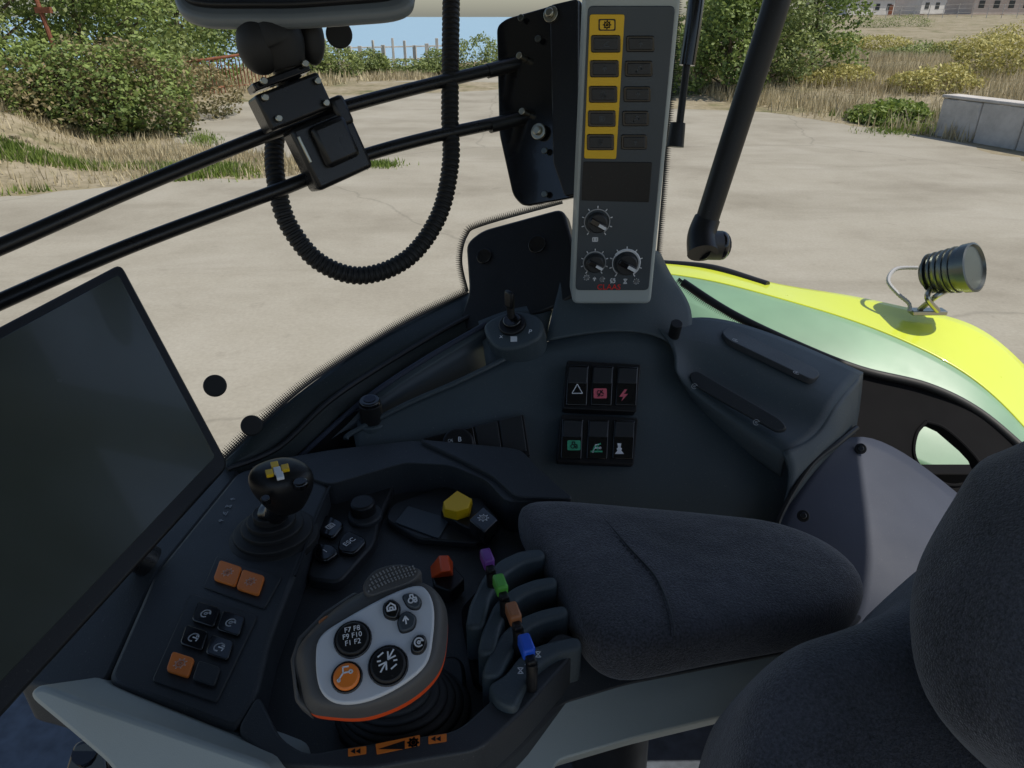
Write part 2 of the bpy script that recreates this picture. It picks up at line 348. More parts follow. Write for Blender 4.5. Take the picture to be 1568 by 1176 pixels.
PIC={'gear':[arc(0,0,.7,0,2*pi,16),arc(0,0,.25,0,2*pi,10)]+gearpts(.95),
 'cycle':[arc(0,0,.8,.6,5.4,16),[(.45,.25),(.66,.45),(.85,.15)],arc(0,0,.25,0,2*pi,8)],
 'house':[[(-.8,-.6),(-.8,.2),(0,.85),(.8,.2),(.8,-.6),(-.8,-.6)],[(-.3,-.6),(-.3,0),(.3,0),(.3,-.6)]],
 'cyclg':[arc(0,-.1,.8,.8,5.0,16),[(.3,.25),(.56,.5),(.8,.2)],[(-.1,-.1),(.9,-.1),(.9,-.6)]],
 'tract':[arc(-.35,-.3,.5,0,2*pi,14),arc(.6,-.5,.28,0,2*pi,10),[(-.4,.3),(-.4,.9),(.2,.9),(.25,.2),(.8,.15),(.85,-.2)]],
 'hitch':[[(-.9,-.7),(-.3,0),(.5,0)],[(-.3,0),(-.3,.7),(.4,.7)],arc(.65,0,.2,0,2*pi,8),arc(-.9,-.8,.15,0,2*pi,8)],
 'arrows':[[(-.7,-.9),(-.1,-.1)],[(-.8,-.3),(-.1,-.1),(-.15,-.8)],[(.7,.9),(.1,.1)],[(.8,.3),(.1,.1),(.15,.8)],[(-.8,.5),(-.3,.8)],[(.8,-.5),(.3,-.8)],[(-.6,.1),(-.9,.1)],[(.6,-.1),(.9,-.1)]],
 'hour':[[(-.6,.8),(.6,.8),(-.6,-.8),(.6,-.8),(-.6,.8)]],
 'up':[[(-.5,-.1),(0,.7),(.5,-.1)],[(0,.7),(0,-.8)]],
 'menu':[[(-.8,-.6),(-.8,.6),(.8,.6),(.8,-.6),(-.8,-.6)],[(-.4,.2),(.4,.2)],[(-.4,-.2),(.4,-.2)]],
 'lift':[[(-.9,-.7),(.9,-.7)],[(-.6,-.7),(-.2,.2),(.7,.6)],[(.2,.35),(.2,-.3)],[(-.05,-.05),(.2,-.35),(.45,-.05)]]}
def pic(kind,uv,s,pl,off,m,dirpx=(1,0),lw=.0005):
    p,x,y,n=pframe(uv,pl,off,dirpx);v=[];f=[]
    for st in PIC[kind]:
        q=[p+x*a*s+y*b_*s for a,b_ in st]
        for a,b_ in zip(q,q[1:]):
            d=(b_-a);
            if d.length<1e-7:continue
            w_=d.normalized().cross(n)*lw;e=d.normalized()*lw*.5;k=len(v)
            up_=n*.0002;v+=[a-w_-e,a+w_-e,b_+w_+e,b_-w_+e,a-w_-e+up_,a+w_-e+up_,b_+w_+e+up_,b_-w_+e+up_]
            f+=[[k+4,k+5,k+6,k+7],[k,k+1,k+5,k+4],[k+1,k+2,k+6,k+5],[k+2,k+3,k+7,k+6],[k+3,k,k+4,k+7]]
    return mk('icon_'+kind,v,f,m,smooth=False)
def rect(cx,cy,w,h,dx=(1,0),dy=(0,1)):
    return [(cx+dx[0]*a*w/2+dy[0]*b*h/2,cy+dx[1]*a*w/2+dy[1]*b*h/2) for a,b in((-1,-1),(1,-1),(1,1),(-1,1))]
# ================================================================= SETTING
def sm(x,a,b):
    t=max(0,min(1,(x-a)/(b-a)));return t*t*(3-2*t)
def H(x,y):
    r=hypot(x,y);az=atan2(x,y)
    z=0
    seaward=1-sm(az,.0,.12)
    if y<-20:seaward*=.3
    z+=-22*sm(r,44,130)*seaward
    z+=sm(r,24,34)*(1-seaward)*.7+sm(r,60,200)*(1-seaward)*2.0
    z+=.9*sm(r,14.5,19)*sm(-az,.50,.62)*(1-sm(r,30,44))
    if r>26:z+=noise.noise(Vector((x*.12,y*.12,0)))*.5*sm(r,26,40)
    return z
def terrain():
    radii=[0,4,8,11,13,14,15,16,17,18,19,20,22,24,26,28,30,33,36,40,46,54,64,78,95,120,160,220,320,500,900,1800,4000]
    na=160;v=[Vector((0,0,0))];f=[]
    for r in radii[1:]:
        for k in range(na):
            a=2*pi*k/na;x=r*sin(a);y=r*cos(a);v.append(Vector((x,y,H(x,y))))
    for k in range(na):f.append([0,1+(k+1)%na,1+k])
    for i in range(len(radii)-2):
        for k in range(na):
            a=1+i*na+k;b_=1+i*na+(k+1)%na;f.append([a,b_,b_+na,a+na])
    mk('ground',v,f,'soil')
terrain()
mk('sea',[(-6000,-6000,-9),(6000,-6000,-9),(6000,6000,-9),(-6000,6000,-9)],[[0,1,2,3]],'sea')
g=lambda u,v,z=0:onZ(u,v,z)
pp=[g(-500,400),g(0,302),g(130,288),g(250,280),g(410,272),g(520,262),g(430,240),g(300,225),g(215,200),g(330,165),g(430,140),g(560,126),g(680,122),g(760,118),g(900,130),g(1060,150),g(1135,166),g(1330,196),g(1440,212),g(1568,245),g(2200,420),Vector((40,-30,0)),Vector((-40,-30,0))]
random.seed(3)
pp2=[]
for i,p in enumerate(pp):
    q=pp[(i+1)%len(pp)];n_=max(1,min(30,int((q-p).length/.4))) if i<20 else 1
    for k in range(n_):
        w=p.lerp(q,k/n_);a=.18 if i<20 else 0
        pp2.append(Vector((w.x+random.uniform(-a,a),w.y+random.uniform(-a,a),.004)))
mk('concrete_yard',pp2,[list(range(len(pp2)))],'conc')
def leaves(name,blobs,n,size,m,shell=.55,gap=.0,seed=1,up=0):
    rg=random.Random(seed);v=[];f=[];rn=[]
    wts=[b[1][0]*b[1][2] for b in blobs]
    for i in range(n):
        c,r=rg.choices(blobs,wts)[0]
        while 1:
            d=Vector((rg.gauss(0,1),rg.gauss(0,1),rg.gauss(0,1))).normalized()
            q=rg.uniform(shell,1)**.6;q*=1+.35*noise.noise(Vector((d.x*2.2+c[0],d.y*2.2+c[1],d.z*2.2)))
            p=Vector((c[0]+d.x*r[0]*q,c[1]+d.y*r[1]*q,c[2]+d.z*r[2]*q))
            if p.z<.02 and c[2]>=0: p.z=abs(p.z)+.02
            if noise.noise(p*1.6)>-.25+gap-.3*rg.random():break
        s=size*rg.uniform(.5,1.25)
        a=Vector((rg.gauss(0,1),rg.gauss(0,1),rg.gauss(0,.7)+up)).normalized()
        nn=(d*.7+Vector((rg.gauss(0,1),rg.gauss(0,1),rg.gauss(0,1)+.5))).normalized()
        b_=nn.cross(a).normalized();k=len(v)
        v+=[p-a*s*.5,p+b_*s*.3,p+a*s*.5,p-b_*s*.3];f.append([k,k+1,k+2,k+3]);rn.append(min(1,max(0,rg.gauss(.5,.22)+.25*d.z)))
    me=bpy.data.meshes.new(name);me.from_pydata(v,[],f);me.materials.append(M[m])
    at=me.attributes.new('rnd','FLOAT','FACE');at.data.foreach_set('value',rn)
    return link(bpy.data.objects.new(name,me))
def blades(name,pts,m,h,w,seed=1):
    rg=random.Random(seed);v=[];f=[];rn=[]
    for p in pts:
        hh=h*rg.uniform(.4,1.3);a=rg.uniform(0,6.28);l=hh*rg.uniform(.0,.55);k=len(v)
        dx=Vector((cos(a),sin(a),0))*w*rg.uniform(.6,1.4);la=rg.uniform(0,6.28);t=Vector((cos(la)*l,sin(la)*l,hh))
        v+=[p-dx,p+dx,p+t*.6+dx*.6,p+t];f.append([k,k+1,k+2,k+3]);rn.append(rg.random())
    me=bpy.data.meshes.new(name);me.from_pydata(v,[],f);me.materials.append(M[m])
    at=me.attributes.new('rnd','FLOAT','FACE');at.data.foreach_set('value',rn)
    return link(bpy.data.objects.new(name,me))
def tree(name,base,height,cr,m,n,size,seed,trunk=.14,low=.12):
    rg=random.Random(seed);base=Vector(base);group(name,base)
    top=base+Vector((rg.uniform(-.3,.3),rg.uniform(-.3,.3),height*.8))
    tube('trunk',[base-Vector((0,0,.2)),base.lerp(top,.35)+Vector((.1,.05,0)),base.lerp(top,.7),top],trunk,'bark',seg=8,radii=lambda i,n_:trunk*(1-.8*i/n_))
    bl=[]
    for i in range(11):
        a=i*2.4+rg.random();hh=(i+.5)/11;s=base.lerp(top,hh*.7)
        k_=.45+.5*sin(pi*min(1,hh+.15))
        e=base+Vector((cos(a)*cr*k_*rg.uniform(.6,.95),sin(a)*cr*k_*rg.uniform(.6,.95),height*(low+(.9-low)*hh)))
        tube('limb_%d'%i,[s,s.lerp(e,.5)+Vector((0,0,.1)),e],.05,'bark',seg=6,radii=lambda i,n_:trunk*.4*(1-.85*i/n_))
        q=cr*rg.uniform(.4,.62);bl.append((e,(q,q,q*rg.uniform(.7,1))))
    bl.append((top,(cr*.4,cr*.4,cr*.4)))
    leaves('crown',bl,n,size,m,shell=.3,gap=.05,seed=seed);end()
gp=lambda u,v,t=0:(lambda p:Vector((p.x,p.y,H(p.x,p.y))))(g(u,v))
tree('broadleaf_tree',gp(150,165),5,2.6,'leafA',9000,.17,11)
tree('broadleaf_tree',gp(290,135),4.5,2.6,'leafA',8000,.19,12)
tree('broadleaf_tree',gp(20,180),5.5,2.6,'leafC',8000,.16,13)
tree('broadleaf_tree',gp(-120,200),5,2.6,'leafA',4000,.18,14)
tree('broadleaf_tree',gp(380,105),4,2.6,'leafC',5000,.25,15)
tree('broadleaf_tree',gp(225,150),4.6,2.2,'leafC',6000,.18,16)
b0=gp(60,225);b1=gp(200,215);b2=gp(-60,235);b3=gp(270,190)
leaves('ivy_bush',[((b0.x,b0.y+1,.7),(1.6,1.2,1.1)),((b1.x,b1.y+1,.7),(1.4,1.2,1.15)),((b2.x,b2.y+1,.8),(1.6,1.2,1.3)),((b0.x+.8,b0.y+1.6,1.3),(1.4,1,.9)),((b3.x,b3.y+1.5,.6),(1.3,1.2,.9))],13000,.12,'leafB',shell=.6,seed=4)
leaves('ivy_bush',[((b0.x-.5,b0.y+1.1,1.2),(1.3,1.0,1.0)),((b1.x+.1,b1.y+.9,.9),(1.25,1.1,1.15)),((b2.x,b2.y+.8,.9),(1.3,1.0,1.1)),((b0.x+.9,b0.y+.9,1.0),(1.3,1.0,1.1))],13000,.12,'leafA',shell=.6,seed=5)
for i,(u,v,h,c,n) in enumerate([(1105,152,3.4,1.5,7000),(1165,148,4.0,1.7,8000),(1235,140,4.2,1.8,7000),(1070,142,3.2,1.2,4000)]):
    tree('broadleaf_tree',gp(u,v),h,c,'leafC' if i%2 else 'leafA',n,.16,30+i,low=.1,trunk=.09)
for (u,v,w,h,s) in [(735,112,1.6,1.9,41),(500,118,1.5,1.5,42),(620,112,2.6,.8,43),(450,120,1.6,1.6,44),(670,110,1.0,1.2,45),(560,112,1.0,1.1,46)]:
    p=gp(u,v);leaves('shrub',[((p.x,p.y+1,p.z+h*.45),(w,1,h*.6)),((p.x+w*.5,p.y+1,p.z+h*.3),(w*.6,1,h*.5))],3000,.15,'leafC',seed=s)
for (u,v,w,h,s,m_) in [(1330,100,3,.7,51,'yweed'),(1420,110,2.4,.9,52,'leafC'),(1540,150,1.6,1.5,53,'yweed'),(1500,110,2.4,1.2,54,'yweed'),(1370,60,5,1.4,55,'leafC'),(1590,90,4,2.0,56,'yweed'),(1270,90,3,.8,57,'leafC'),(1390,195,1.1,.5,58,'weed'),(1290,150,1.5,.6,59,'yweed'),(1450,160,1.6,.8,60,'yweed')]:
    p=gp(u,v);leaves('shrub',[((p.x,p.y+1,p.z+h*.35),(w,1.2,h*.6)),((p.x+w*.4,p.y+1.5,p.z+h*.5),(w*.6,1.2,h*.6)),((p.x-w*.5,p.y+1,p.z+h*.3),(w*.5,1,h*.5))],3800,.13,m_,seed=s)
def inpoly(x,y,pl):
    c=False;n_=len(pl)
    for i in range(n_):
        a=pl[i];b_=pl[i-1]
        if (a.y>y)!=(b_.y>y) and x<(b_.x-a.x)*(y-a.y)/(b_.y-a.y)+a.x:c=not c
    return c
def scatter(n,x0,x1,y0,y1,fn,seed):
    rg=random.Random(seed);o=[]
    while len(o)<n:
        x=rg.uniform(x0,x1);y=rg.uniform(y0,y1)
        if inpoly(x,y,pp):
            continue
        if rg.random()<fn(x,y):o.append(Vector((x,y,H(x,y))))
    return o
dens=lambda x,y:.15+.85*sm(noise.noise(Vector((x*.35,y*.35,3))),-.2,.3)
blades('dry_grass',scatter(45000,6,30,17,42,dens,1),'dry',.42,.016)
blades('dry_grass',scatter(16000,-16,-3.5,11.5,22,dens,2),'dry',.2,.012)
blades('green_weeds',scatter(9000,-14,-3.5,11.2,14,lambda x,y:sm(noise.noise(Vector((x*.6,y*.6,9))),.0,.3),3),'weed',.14,.014)
blades('green_weeds',scatter(7000,7,20,16,22,lambda x,y:sm(noise.noise(Vector((x*.5,y*.5,5))),.05,.3),4),'weed',.2,.018)
blades('dry_grass',scatter(9000,-14,6,28,44,dens,6),'dry',.35,.03)
rg=random.Random(8);wl=[]
for (u,v,w,hh,n_) in [(345,262,70,12,1500),(575,253,45,6,700),(310,215,30,12,500),(1380,200,60,8,900)]:
    for k in range(n_):
        wl.append(onZ(u+rg.gauss(0,w*.45),v+rg.gauss(0,hh*.45),.004))
blades('green_weeds',wl,'weed',.09,.012)
group('rubble');rg=random.Random(9)
for i in range(40):
    p=gp(rg.uniform(0,300),rg.uniform(238,262));s=rg.uniform(.04,.11)
    bm=bmesh.new();bmesh.ops.create_icosphere(bm,subdivisions=1,radius=s)
    for q in bm.verts:q.co=q.co*rg.uniform(.7,1.2)+p
    me=bpy.data.meshes.new('stone_%d'%i);bm.to_mesh(me);bm.free();me.materials.append(M['soil']);link(bpy.data.objects.new('stone_%d'%i,me))
end()
a=g(1440,207);b_=g(1640,242);d=(b_-a);L0=d.length;d.normalize()
group('concrete_wall',a)
for i in range(3):
    s=L0/3
    c=a+d*(s*(i+.5));box('block_%d'%i,(c.x,c.y,.42),(s-.02,.45,.86+.02*i),'wallc',rot=atan2(d.y,d.x),bevel=.03)
box('coping',(a+d*L0/2)+Vector((0,0,.9)),(L0+.05,.5,.07),'wallc',rot=atan2(d.y,d.x),bevel=.02)
end()
a=gp(262,152);b_=gp(410,138);a.z=0;b_.z=0
group('rusty_fence',a)
d=b_-a
for k in range(27):
    p=a+d*(k/26);tube('bar_%d'%k,[p,p+Vector((0,0,.62)),p+Vector((.02,0,1.2+.03*sin(k*2.1)))],.022,'rust',seg=6,res=2)
tube('rail_top',[a+Vector((-.6,0,1.05)),a+d*.5+Vector((0,0,1.22)),b_+Vector((.6,0,1.45))],.05,'rust',seg=8)
tube('rail_low',[a+Vector((0,0,.25)),b_+Vector((0,0,.25))],.03,'rust',seg=8)
end()
p=gp(118,185);group('utility_pole',p)
tube('shaft',[p,p+Vector((-.1,0,1.8)),p+Vector((-.45,0,5.0))],.06,'rust',seg=8);box('bracket',p+Vector((-.1,0,2.6)),(.4,.12,.14),'rust');box('cross_arm',p+Vector((-.25,0,3.6)),(.6,.08,.08),'rust');end()
a=gp(485,112);b_=gp(700,104);group('weathered_fence',a);d=b_-a;rg=random.Random(21)
for k in range(14):
    p=a+d*((k+rg.uniform(-.15,.15))/13);h_=rg.uniform(1.3,1.75);box('post_%d'%k,p+Vector((0,0,h_/2-.1)),(rg.uniform(.1,.2),.14,h_),'wallc',bevel=.01,rot=rg.uniform(-.3,.3))
for z in(.55,1.15):
    q=(a+b_)/2;box('rail_%d'%int(z*100),q+Vector((0,0,z)),(d.length,.06,.07),'wallc',rot=atan2(d.y,d.x),bevel=.005)
end()
group('mesh_fence',gp(1400,48))
a=gp(1330,50);b_=gp(1620,52)
for k in range(14):
    p=a.lerp(b_,k/13);p.z=H(p.x,p.y);tube('post_%d'%k,[p,p+Vector((0,0,2))],.05,'wallc',seg=6,res=1)
for z in(.7,1.3,1.9):
    tube('wire_%d'%int(z*10),[Vector((q.x,q.y,H(q.x,q.y)+z)) for q in [a.lerp(b_,k/6) for k in range(7)]],.02,'wallc',seg=5,res=2)
end()
def house(u,dist,w,dp,h,m,rot,seed):
    az=(u-784)/F/1.1;x=dist*az;y=dist;z=H(x,y)
    group('village_house',(x,y,z));X=Vector((cos(rot),sin(rot),0));Y=Vector((-sin(rot),cos(rot),0));c=Vector((x,y,z))
    box('walls',c+Vector((0,0,h/2)),(w,dp,h),m,rot=rot,bevel=.02)
    e=.5;v=[c-X*(w/2+e)-Y*(dp/2+e)+Vector((0,0,h+.01)),c+X*(w/2+e)-Y*(dp/2+e)+Vector((0,0,h+.01)),c+X*(w/2+e)+Y*(dp/2+e)+Vector((0,0,h+.01)),c-X*(w/2+e)+Y*(dp/2+e)+Vector((0,0,h+.01)),c-X*w*.3+Vector((0,0,h+2)),c+X*w*.3+Vector((0,0,h+2))]
    mk('roof',v,[[0,1,5,4],[2,3,4,5],[1,2,5],[3,0,4],[3,2,1,0]],'tile',smooth=False)
    for fl in range(int(h//3)):
        for k in range(int(w//3)):
            q=c+X*(-w/2+1.6+k*3)-Y*(dp/2+.02)+Vector((0,0,1.7+fl*3));box('window_%d_%d'%(fl,k),q,(1.1,.1,1.3),'win',rot=rot,bevel=0)
    box('door',c-Y*(dp/2+.03)+X*(w*.5-.8)+Vector((0,0,1.05)),(1,.1,2.1),'rust',rot=rot,bevel=0)
    end()
house(1300,190,12,9,3.4,'plaster2',.2,1);house(1350,215,14,9,6,'plaster',-.1,2);house(1395,190,9,8,3.4,'plaster2',.3,3)
house(1460,220,16,10,6,'plaster',.1,4);house(1520,160,20,9,3.4,'plaster',.05,5);house(1600,190,12,9,6,'plaster2',-.2,6);house(1255,240,12,9,6,'plaster',.2,7)
# ================================================================= CAB SHELL
group('cab_roof',(0,.1,3.2))
def slab(n_,x0,x1,y0,y1,z0,z1,m,b=.03):box(n_,((x0+x1)/2,(y0+y1)/2,(z0+z1)/2),(x1-x0,y1-y0,z1-z0),m,bevel=b)
slab('roof_shell',-1.25,1.25,-1.0,1.3,3.2,3.36,'grey',.05)
slab('headliner',-1.2,1.2,-.95,1.25,3.17,3.197,'plastic',.005)
end()
group('cab_floor',(0,0,1.3))
fp=[(-1.1,-.7),(1.0,-.7),(1.0,1.0),(-.1,1.05),(-.35,.95),(-.5,1.1),(-1.1,1.1)]
mk('deck',[(x,y,1.3) for x,y in fp]+[(x,y,1.22) for x,y in fp],
   [[0,1,2,3,4,5,6],[13,12,11,10,9,8,7]]+[[i,(i+1)%7,7+(i+1)%7,7+i] for i in range(7)],'floor',smooth=False)
box('side_wall',(.48,1.02,1.6),(1.1,.03,.6),'matte')
box('rear_wall',(1.0,.4,1.58),(.03,1.2,.56),'matte')
end()
group('window_sill')
up=[(340,708,.98),(400,650,1.0),(470,590,1.05),(550,537,1.12),(630,490,1.18),(718,448,1.24)]
lo=[(352,724,.97),(440,705,1.03),(520,630,1.06),(590,582,1.11),(690,522,1.16),(745,490,1.2)]
grid('sill_trim',[up,[((a[0]+b_[0])/2,(a[1]+b_[1])/2-3,(a[2]+b_[2])/2-.012) for a,b_ in zip(up,lo)],lo,[(b_[0]+30,b_[1]+25,b_[2]+.01) for b_ in lo]],'sillm',solid=.01)
tube('sill_seal',[W(a[0]*.35+b_[0]*.65,a[1]*.35+b_[1]*.65,a[2]*.4+b_[2]*.6-.014) for a,b_ in zip(up,lo)],.004,'black',seg=8)
wv=[W(*p)-Vector((0,0,.005)) for p in lo];mk('lower_cab_wall',wv+[Vector((p.x,p.y,1.3)) for p in wv],[[i,i+1,len(wv)+i+1,len(wv)+i] for i in range(len(wv)-1)],'matte',solid=.02)
def frit(name,pts,w):
    c=catmull([W(*p) for p in pts],8);v=[];uvs=[];f=[];s=0
    for i,p in enumerate(c):
        if i:s+=(p-c[i-1]).length
        tg=(c[min(i+1,len(c)-1)]-c[max(i-1,0)]).normalized();side=(p-C).normalized().cross(tg).normalized()
        v+=[p,p+side*w];uvs+=[(s/.0034,0),(s/.0034,6)]
    for i in range(len(c)-1):f.append([2*i,2*i+2,2*i+3,2*i+1])
    me=bpy.data.meshes.new(name);me.from_pydata(v,[],f);me.materials.append(M['frit']);ul=me.uv_layers.new(name='UVMap')
    for lp in me.loops:ul.data[lp.index].uv=uvs[lp.vertex_index]
    return link(bpy.data.objects.new(name,me))
frit('frit_band',[(p[0],p[1]+2,p[2]-.003) for p in up],-.015)
end()
group('window_pillar_base')
BB=plane3(W(713,372,1.22),W(862,318,1.16),W(740,500,1.17))
plate('base_moulding',[(713,372),(738,352),(862,318),(884,400),(884,450),(850,470),(800,490),(740,500),(695,512),(718,448)],BB,0,.03,'black',r=.015,bevel=.006)
for u,v,r in((823,375,14),(742,393,12)):discpx('cap',(u,v),r,BB,.004,.006,'gloss')
frit('frit_band',[(718,446,1.2),(708,400,1.22),(716,362,1.22),(740,346,1.2),(862,312,1.15)],-.012)
end()
# ================================================================= SIDE CONSOLE
group('side_console')
r0=[(540,662,1.04),(620,620,1.06),(700,585,1.08),(768,552,1.10),(838,520,1.12),(930,500,1.12),(1010,505,1.12),(1045,540,1.12),(1100,560,1.13)]
r1=[(545,682,1.035),(625,652,1.05),(705,630,1.06),(780,612,1.075),(850,600,1.09),(930,600,1.09),(1010,600,1.09),(1070,618,1.09),(1150,640,1.09)]
r2=[(550,710,1.03),(630,702,1.035),(710,696,1.04),(785,694,1.045),(860,697,1.055),(935,700,1.055),(1030,695,1.05),(1140,690,1.03),(1225,700,1.03)]
r3=[(550,770,1.01),(630,775,1.01),(710,785,1.01),(790,790,1.01),(870,795,1.01),(950,795,1.01),(1060,800,1.0),(1180,800,.985),(1260,810,.98)]
r4=[(u,v+110,t-.0) for u,v,t in r3]
grid('main_face',[r0,r1,r2,r3,r4],'plastic')
grid('pedestal',[[(866,380,1.15),(930,380,1.14),(1002,380,1.14),(1012,388,1.19)],[(858,436,1.13),(930,445,1.12),(1005,435,1.12),(1030,428,1.17)],[(844,482,1.12),(930,478,1.11),(1012,480,1.11),(1068,474,1.14)],[(836,522,1.11),(930,504,1.105),(1012,510,1.105),(1050,545,1.10)]],'plastic',sub=3)
ta=[(452,702,1.03),(553,612,1.07),(648,548,1.11),(742,494,1.14)]
tb=[(470,705,1.03),(566,620,1.065),(657,560,1.105),(748,508,1.135)]
tc_=[(500,716,1.07),(588,645,1.10),(680,592,1.14),(757,545,1.16)]
td=[(540,662,1.04),(620,620,1.06),(700,585,1.08),(768,552,1.10)]
grid('tray_rim',[[(p[0]-6,p[1]+12,p[2]+.01) for p in ta],ta,tb],'plastic',sub=2)
tube('tray_outer_lip',[W(p[0]+3,p[1]+2,p[2]-.002) for p in ta],.0045,'cover',seg=10)
grid('tray_floor',[tb,tc_,[(p[0]+4,p[1]+12,p[2]+.01) for p in tc_]],'panel',sub=1)
tube('tray_lip',[W(p[0],p[1],p[2]-.001) for p in [(530,672,1.035)]+td+[(800,533,1.115)]],.004,'plastic',seg=8)
grid('tray_end',[[(732,492,1.15),(790,468,1.15),(848,466,1.14)],[(738,515,1.14),(795,500,1.14),(838,500,1.125)],[(744,560,1.12),(790,552,1.115),(838,530,1.12)]],'plastic')
A0=[(1005,500,1.11),(1078,476,1.16),(1200,515,1.13),(1322,570,1.08)]
A1=[(1025,520,1.095),(1072,518,1.10),(1170,560,1.06),(1280,614,1.01)]
A2=[(1036,545,1.085),(1062,556,1.10),(1150,606,1.06),(1262,650,1.005)]
A3=[(1034,560,1.075),(1055,576,1.085),(1140,625,1.045),(1240,675,.99)]
A4=[(1038,578,1.07),(1060,602,1.06),(1125,648,1.02),(1200,692,.97)]
A5=[(1060,612,1.09),(1085,645,1.08),(1135,690,1.05),(1195,730,1.0)]
grid('raised_tray',[A0,A1,A2,A3,A4,A5],'plastic',sub=3)
grid('tray_end_cap',[[(1322,570,1.08),(1280,614,1.01),(1262,650,1.005),(1240,675,.99),(1200,692,.97)],[(1318,620,1.07),(1303,645,1.03),(1290,665,1.01),(1262,690,.99),(1215,725,.97)],[(1310,664,1.06),(1298,672,1.04),(1285,684,1.02),(1250,716,.995),(1200,785,.965)]],'plastic',sub=2)
pl1=plane3(W(1105,503,1.118),W(1255,578,1.04),W(1240,555,1.075))
plate('slot_upper',[(1105,506),(1118,498),(1250,562),(1258,572),(1245,580),(1115,518)],pl1,-.002,.01,'plastic2',r=.01,bevel=.0015)
for uv in((1125,523),(1218,573)):pic('cycle',uv,.005,pl1,.0025,'lgrey')
pl2=plane3(W(1058,575,1.075),W(1200,658,.985),W(1130,640,1.02))
plate('slot_lower',[(1055,572),(1068,568),(1195,642),(1206,656),(1190,662),(1062,590)],pl2,.002,.012,'plastic2',r=.008,bevel=.0015)
for uv in((1066,595),(1160,650)):pic('cycle',uv,.005,pl2,.0105,'lgrey')
S=plane3(W(1036,497,1.085),W(1050,497,1.085),W(1036,520,1.065))
discpx('screw_cap',(1036,497),9,S,.003,.03,'black')
SP=plane3(W(865,555,1.085),W(980,560,1.085),W(860,705,1.035))
for name,x0,y0,x1,y1 in(('a',868,553,981,632),('b',859,635,977,713)):
    plate('switch_frame_'+name,[(x0,y0),(x1,y0+6),(x1-7,y1),(x0-7,y1-5)],SP,.004,.05,'black',r=.004,bevel=.0015)
    w=(x1-x0)/3
    for k in range(3):
        cx=x0+w*(k+.5)-2;cy=(y0+y1)/2
        plate('rocker_%s%d'%(name,k),[(cx-16,cy-31+k),(cx+16,cy-30+k),(cx+13,cy+31),(cx-19,cy+30)],SP,.008,.006,'gloss',r=.002,bevel=.0015)
        plate('rocker_upper_%s%d'%(name,k),[(cx-14,cy-28+k),(cx+15,cy-27+k),(cx+13,cy-2),(cx-16,cy-3)],SP,.0095,.004,'plate',r=.002,bevel=.0015)
ic=[(883,599,'white','tri'),(918,605,'redd','sq'),(953,608,'redd','bolt'),(878,684,'greend','sq'),(912,687,'greend','hand'),(947,689,'white','man')]
for u,v,m_,k in ic:
    if k=='tri':
        for a_,b2 in(((u-8,v+6),(u,v-8)),((u,v-8),(u+8,v+6)),((u+8,v+6),(u-8,v+6))):
            tube('icon_tri',[onP(*a_,SP)+SP[1]*.0085,onP(*b2,SP)+SP[1]*.0085],.0007,m_,seg=5,res=1)
    elif k=='sq':
        plate('icon_sq',rect(u,v,20,15),SP,.0086,.001,m_,r=.002,bevel=0)
        pic('tract' if v>650 else 'arrows',(u,v),.0055,SP,.0089,'black',lw=.0007)
    elif k=='bolt':plate('icon_bolt',[(u+2,v-9),(u-6,v+2),(u,v+2),(u-3,v+9),(u+7,v-2),(u+1,v-2),(u+6,v-9)],SP,.0086,.001,m_,bevel=0)
    elif k=='hand':pic('lift',(u,v),.009,SP,.0085,m_,lw=.0012);pic('hitch',(u+1,v+1),.007,SP,.0085,'white',lw=.0006)
    else:
        plate('icon_man',[(u-3,v-8),(u+3,v-8),(u+2,v-2),(u+4,v),(u+3,v+3),(u+7,v+8),(u-7,v+8),(u-3,v+3),(u-4,v),(u-2,v-2)],SP,.0086,.001,m_,bevel=0)
S2=plane3(W(650,670,1.035),W(800,640,1.055),W(810,700,1.035))
plate('low_switch_frame',[(648,672),(802,636),(812,700),(650,720)],S2,.006,.03,'black',r=.004,bevel=.0015)
for k in range(3):plate('low_rocker_%d'%k,[(690+k*37,664-k*9),(724+k*37,656-k*9),(732+k*37,705-k*6),(697+k*37,710-k*6)],S2,.009,.006,['gloss','plate','plate'][k],r=.002)
discpx('mirror_knob',(702,684),24,S2,.022,.016,'black',.003);text('B',(704,679),.010,S2,.0222,'white');pic('arrows',(690,682),.004,S2,.0222,'lgrey')
K=plane3(W(745,505,1.115),W(830,500,1.095),W(785,535,1.08))
plate('key_pod',[(742,508),(752,492),(785,480),(818,484),(832,498),(826,520),(795,535),(762,536)],K,.006,.05,'plastic',smooth=True,bevel=.006,seg=4)
discpx('lock_ring',(786,502),21,K,.012,.01,'black',.002);discpx('lock_core',(787,500),14,K,.018,.008,'gloss',.002)
kc=onP(786,497,K)+K[1]*.014
tube('key_shank',[kc,kc+Vector((-.002,.0,.02))],.006,'black',seg=10,res=2)
kx=Vector((.6,-.8,0)).normalized();box('key_bow',kc+Vector((-.003,0,.032)),(.020,.008,.028),'black',bevel=.004,axes=(kx,Vector((.8,.6,0)),Vector((0,0,1))))
for s,uv in(('P',(813,512)),('x',(769,519))):text(s,uv,.011,K,.0065,'white')
plate('icon_sq',rect(788,523,10,8),K,.0065,.001,'white',bevel=0)
q=W(567,622,1.045);cyl('socket_body',q-Vector((0,0,.03)),Vector((0,0,1)),.0165,.034,'black');cyl('socket_lid',q+Vector((0,0,.004)),Vector((0,-.1,1)),.0155,.008,'gloss',.002);cyl('socket_cap_print',q+Vector((0,0,.0125)),Vector((0,-.1,1)),.009,.0005,'cover',0)
cyl('socket_seat',q-Vector((0,0,.05)),Vector((0,0,1)),.022,.025,'plastic',.003)
end()
group('rear_side_cover')
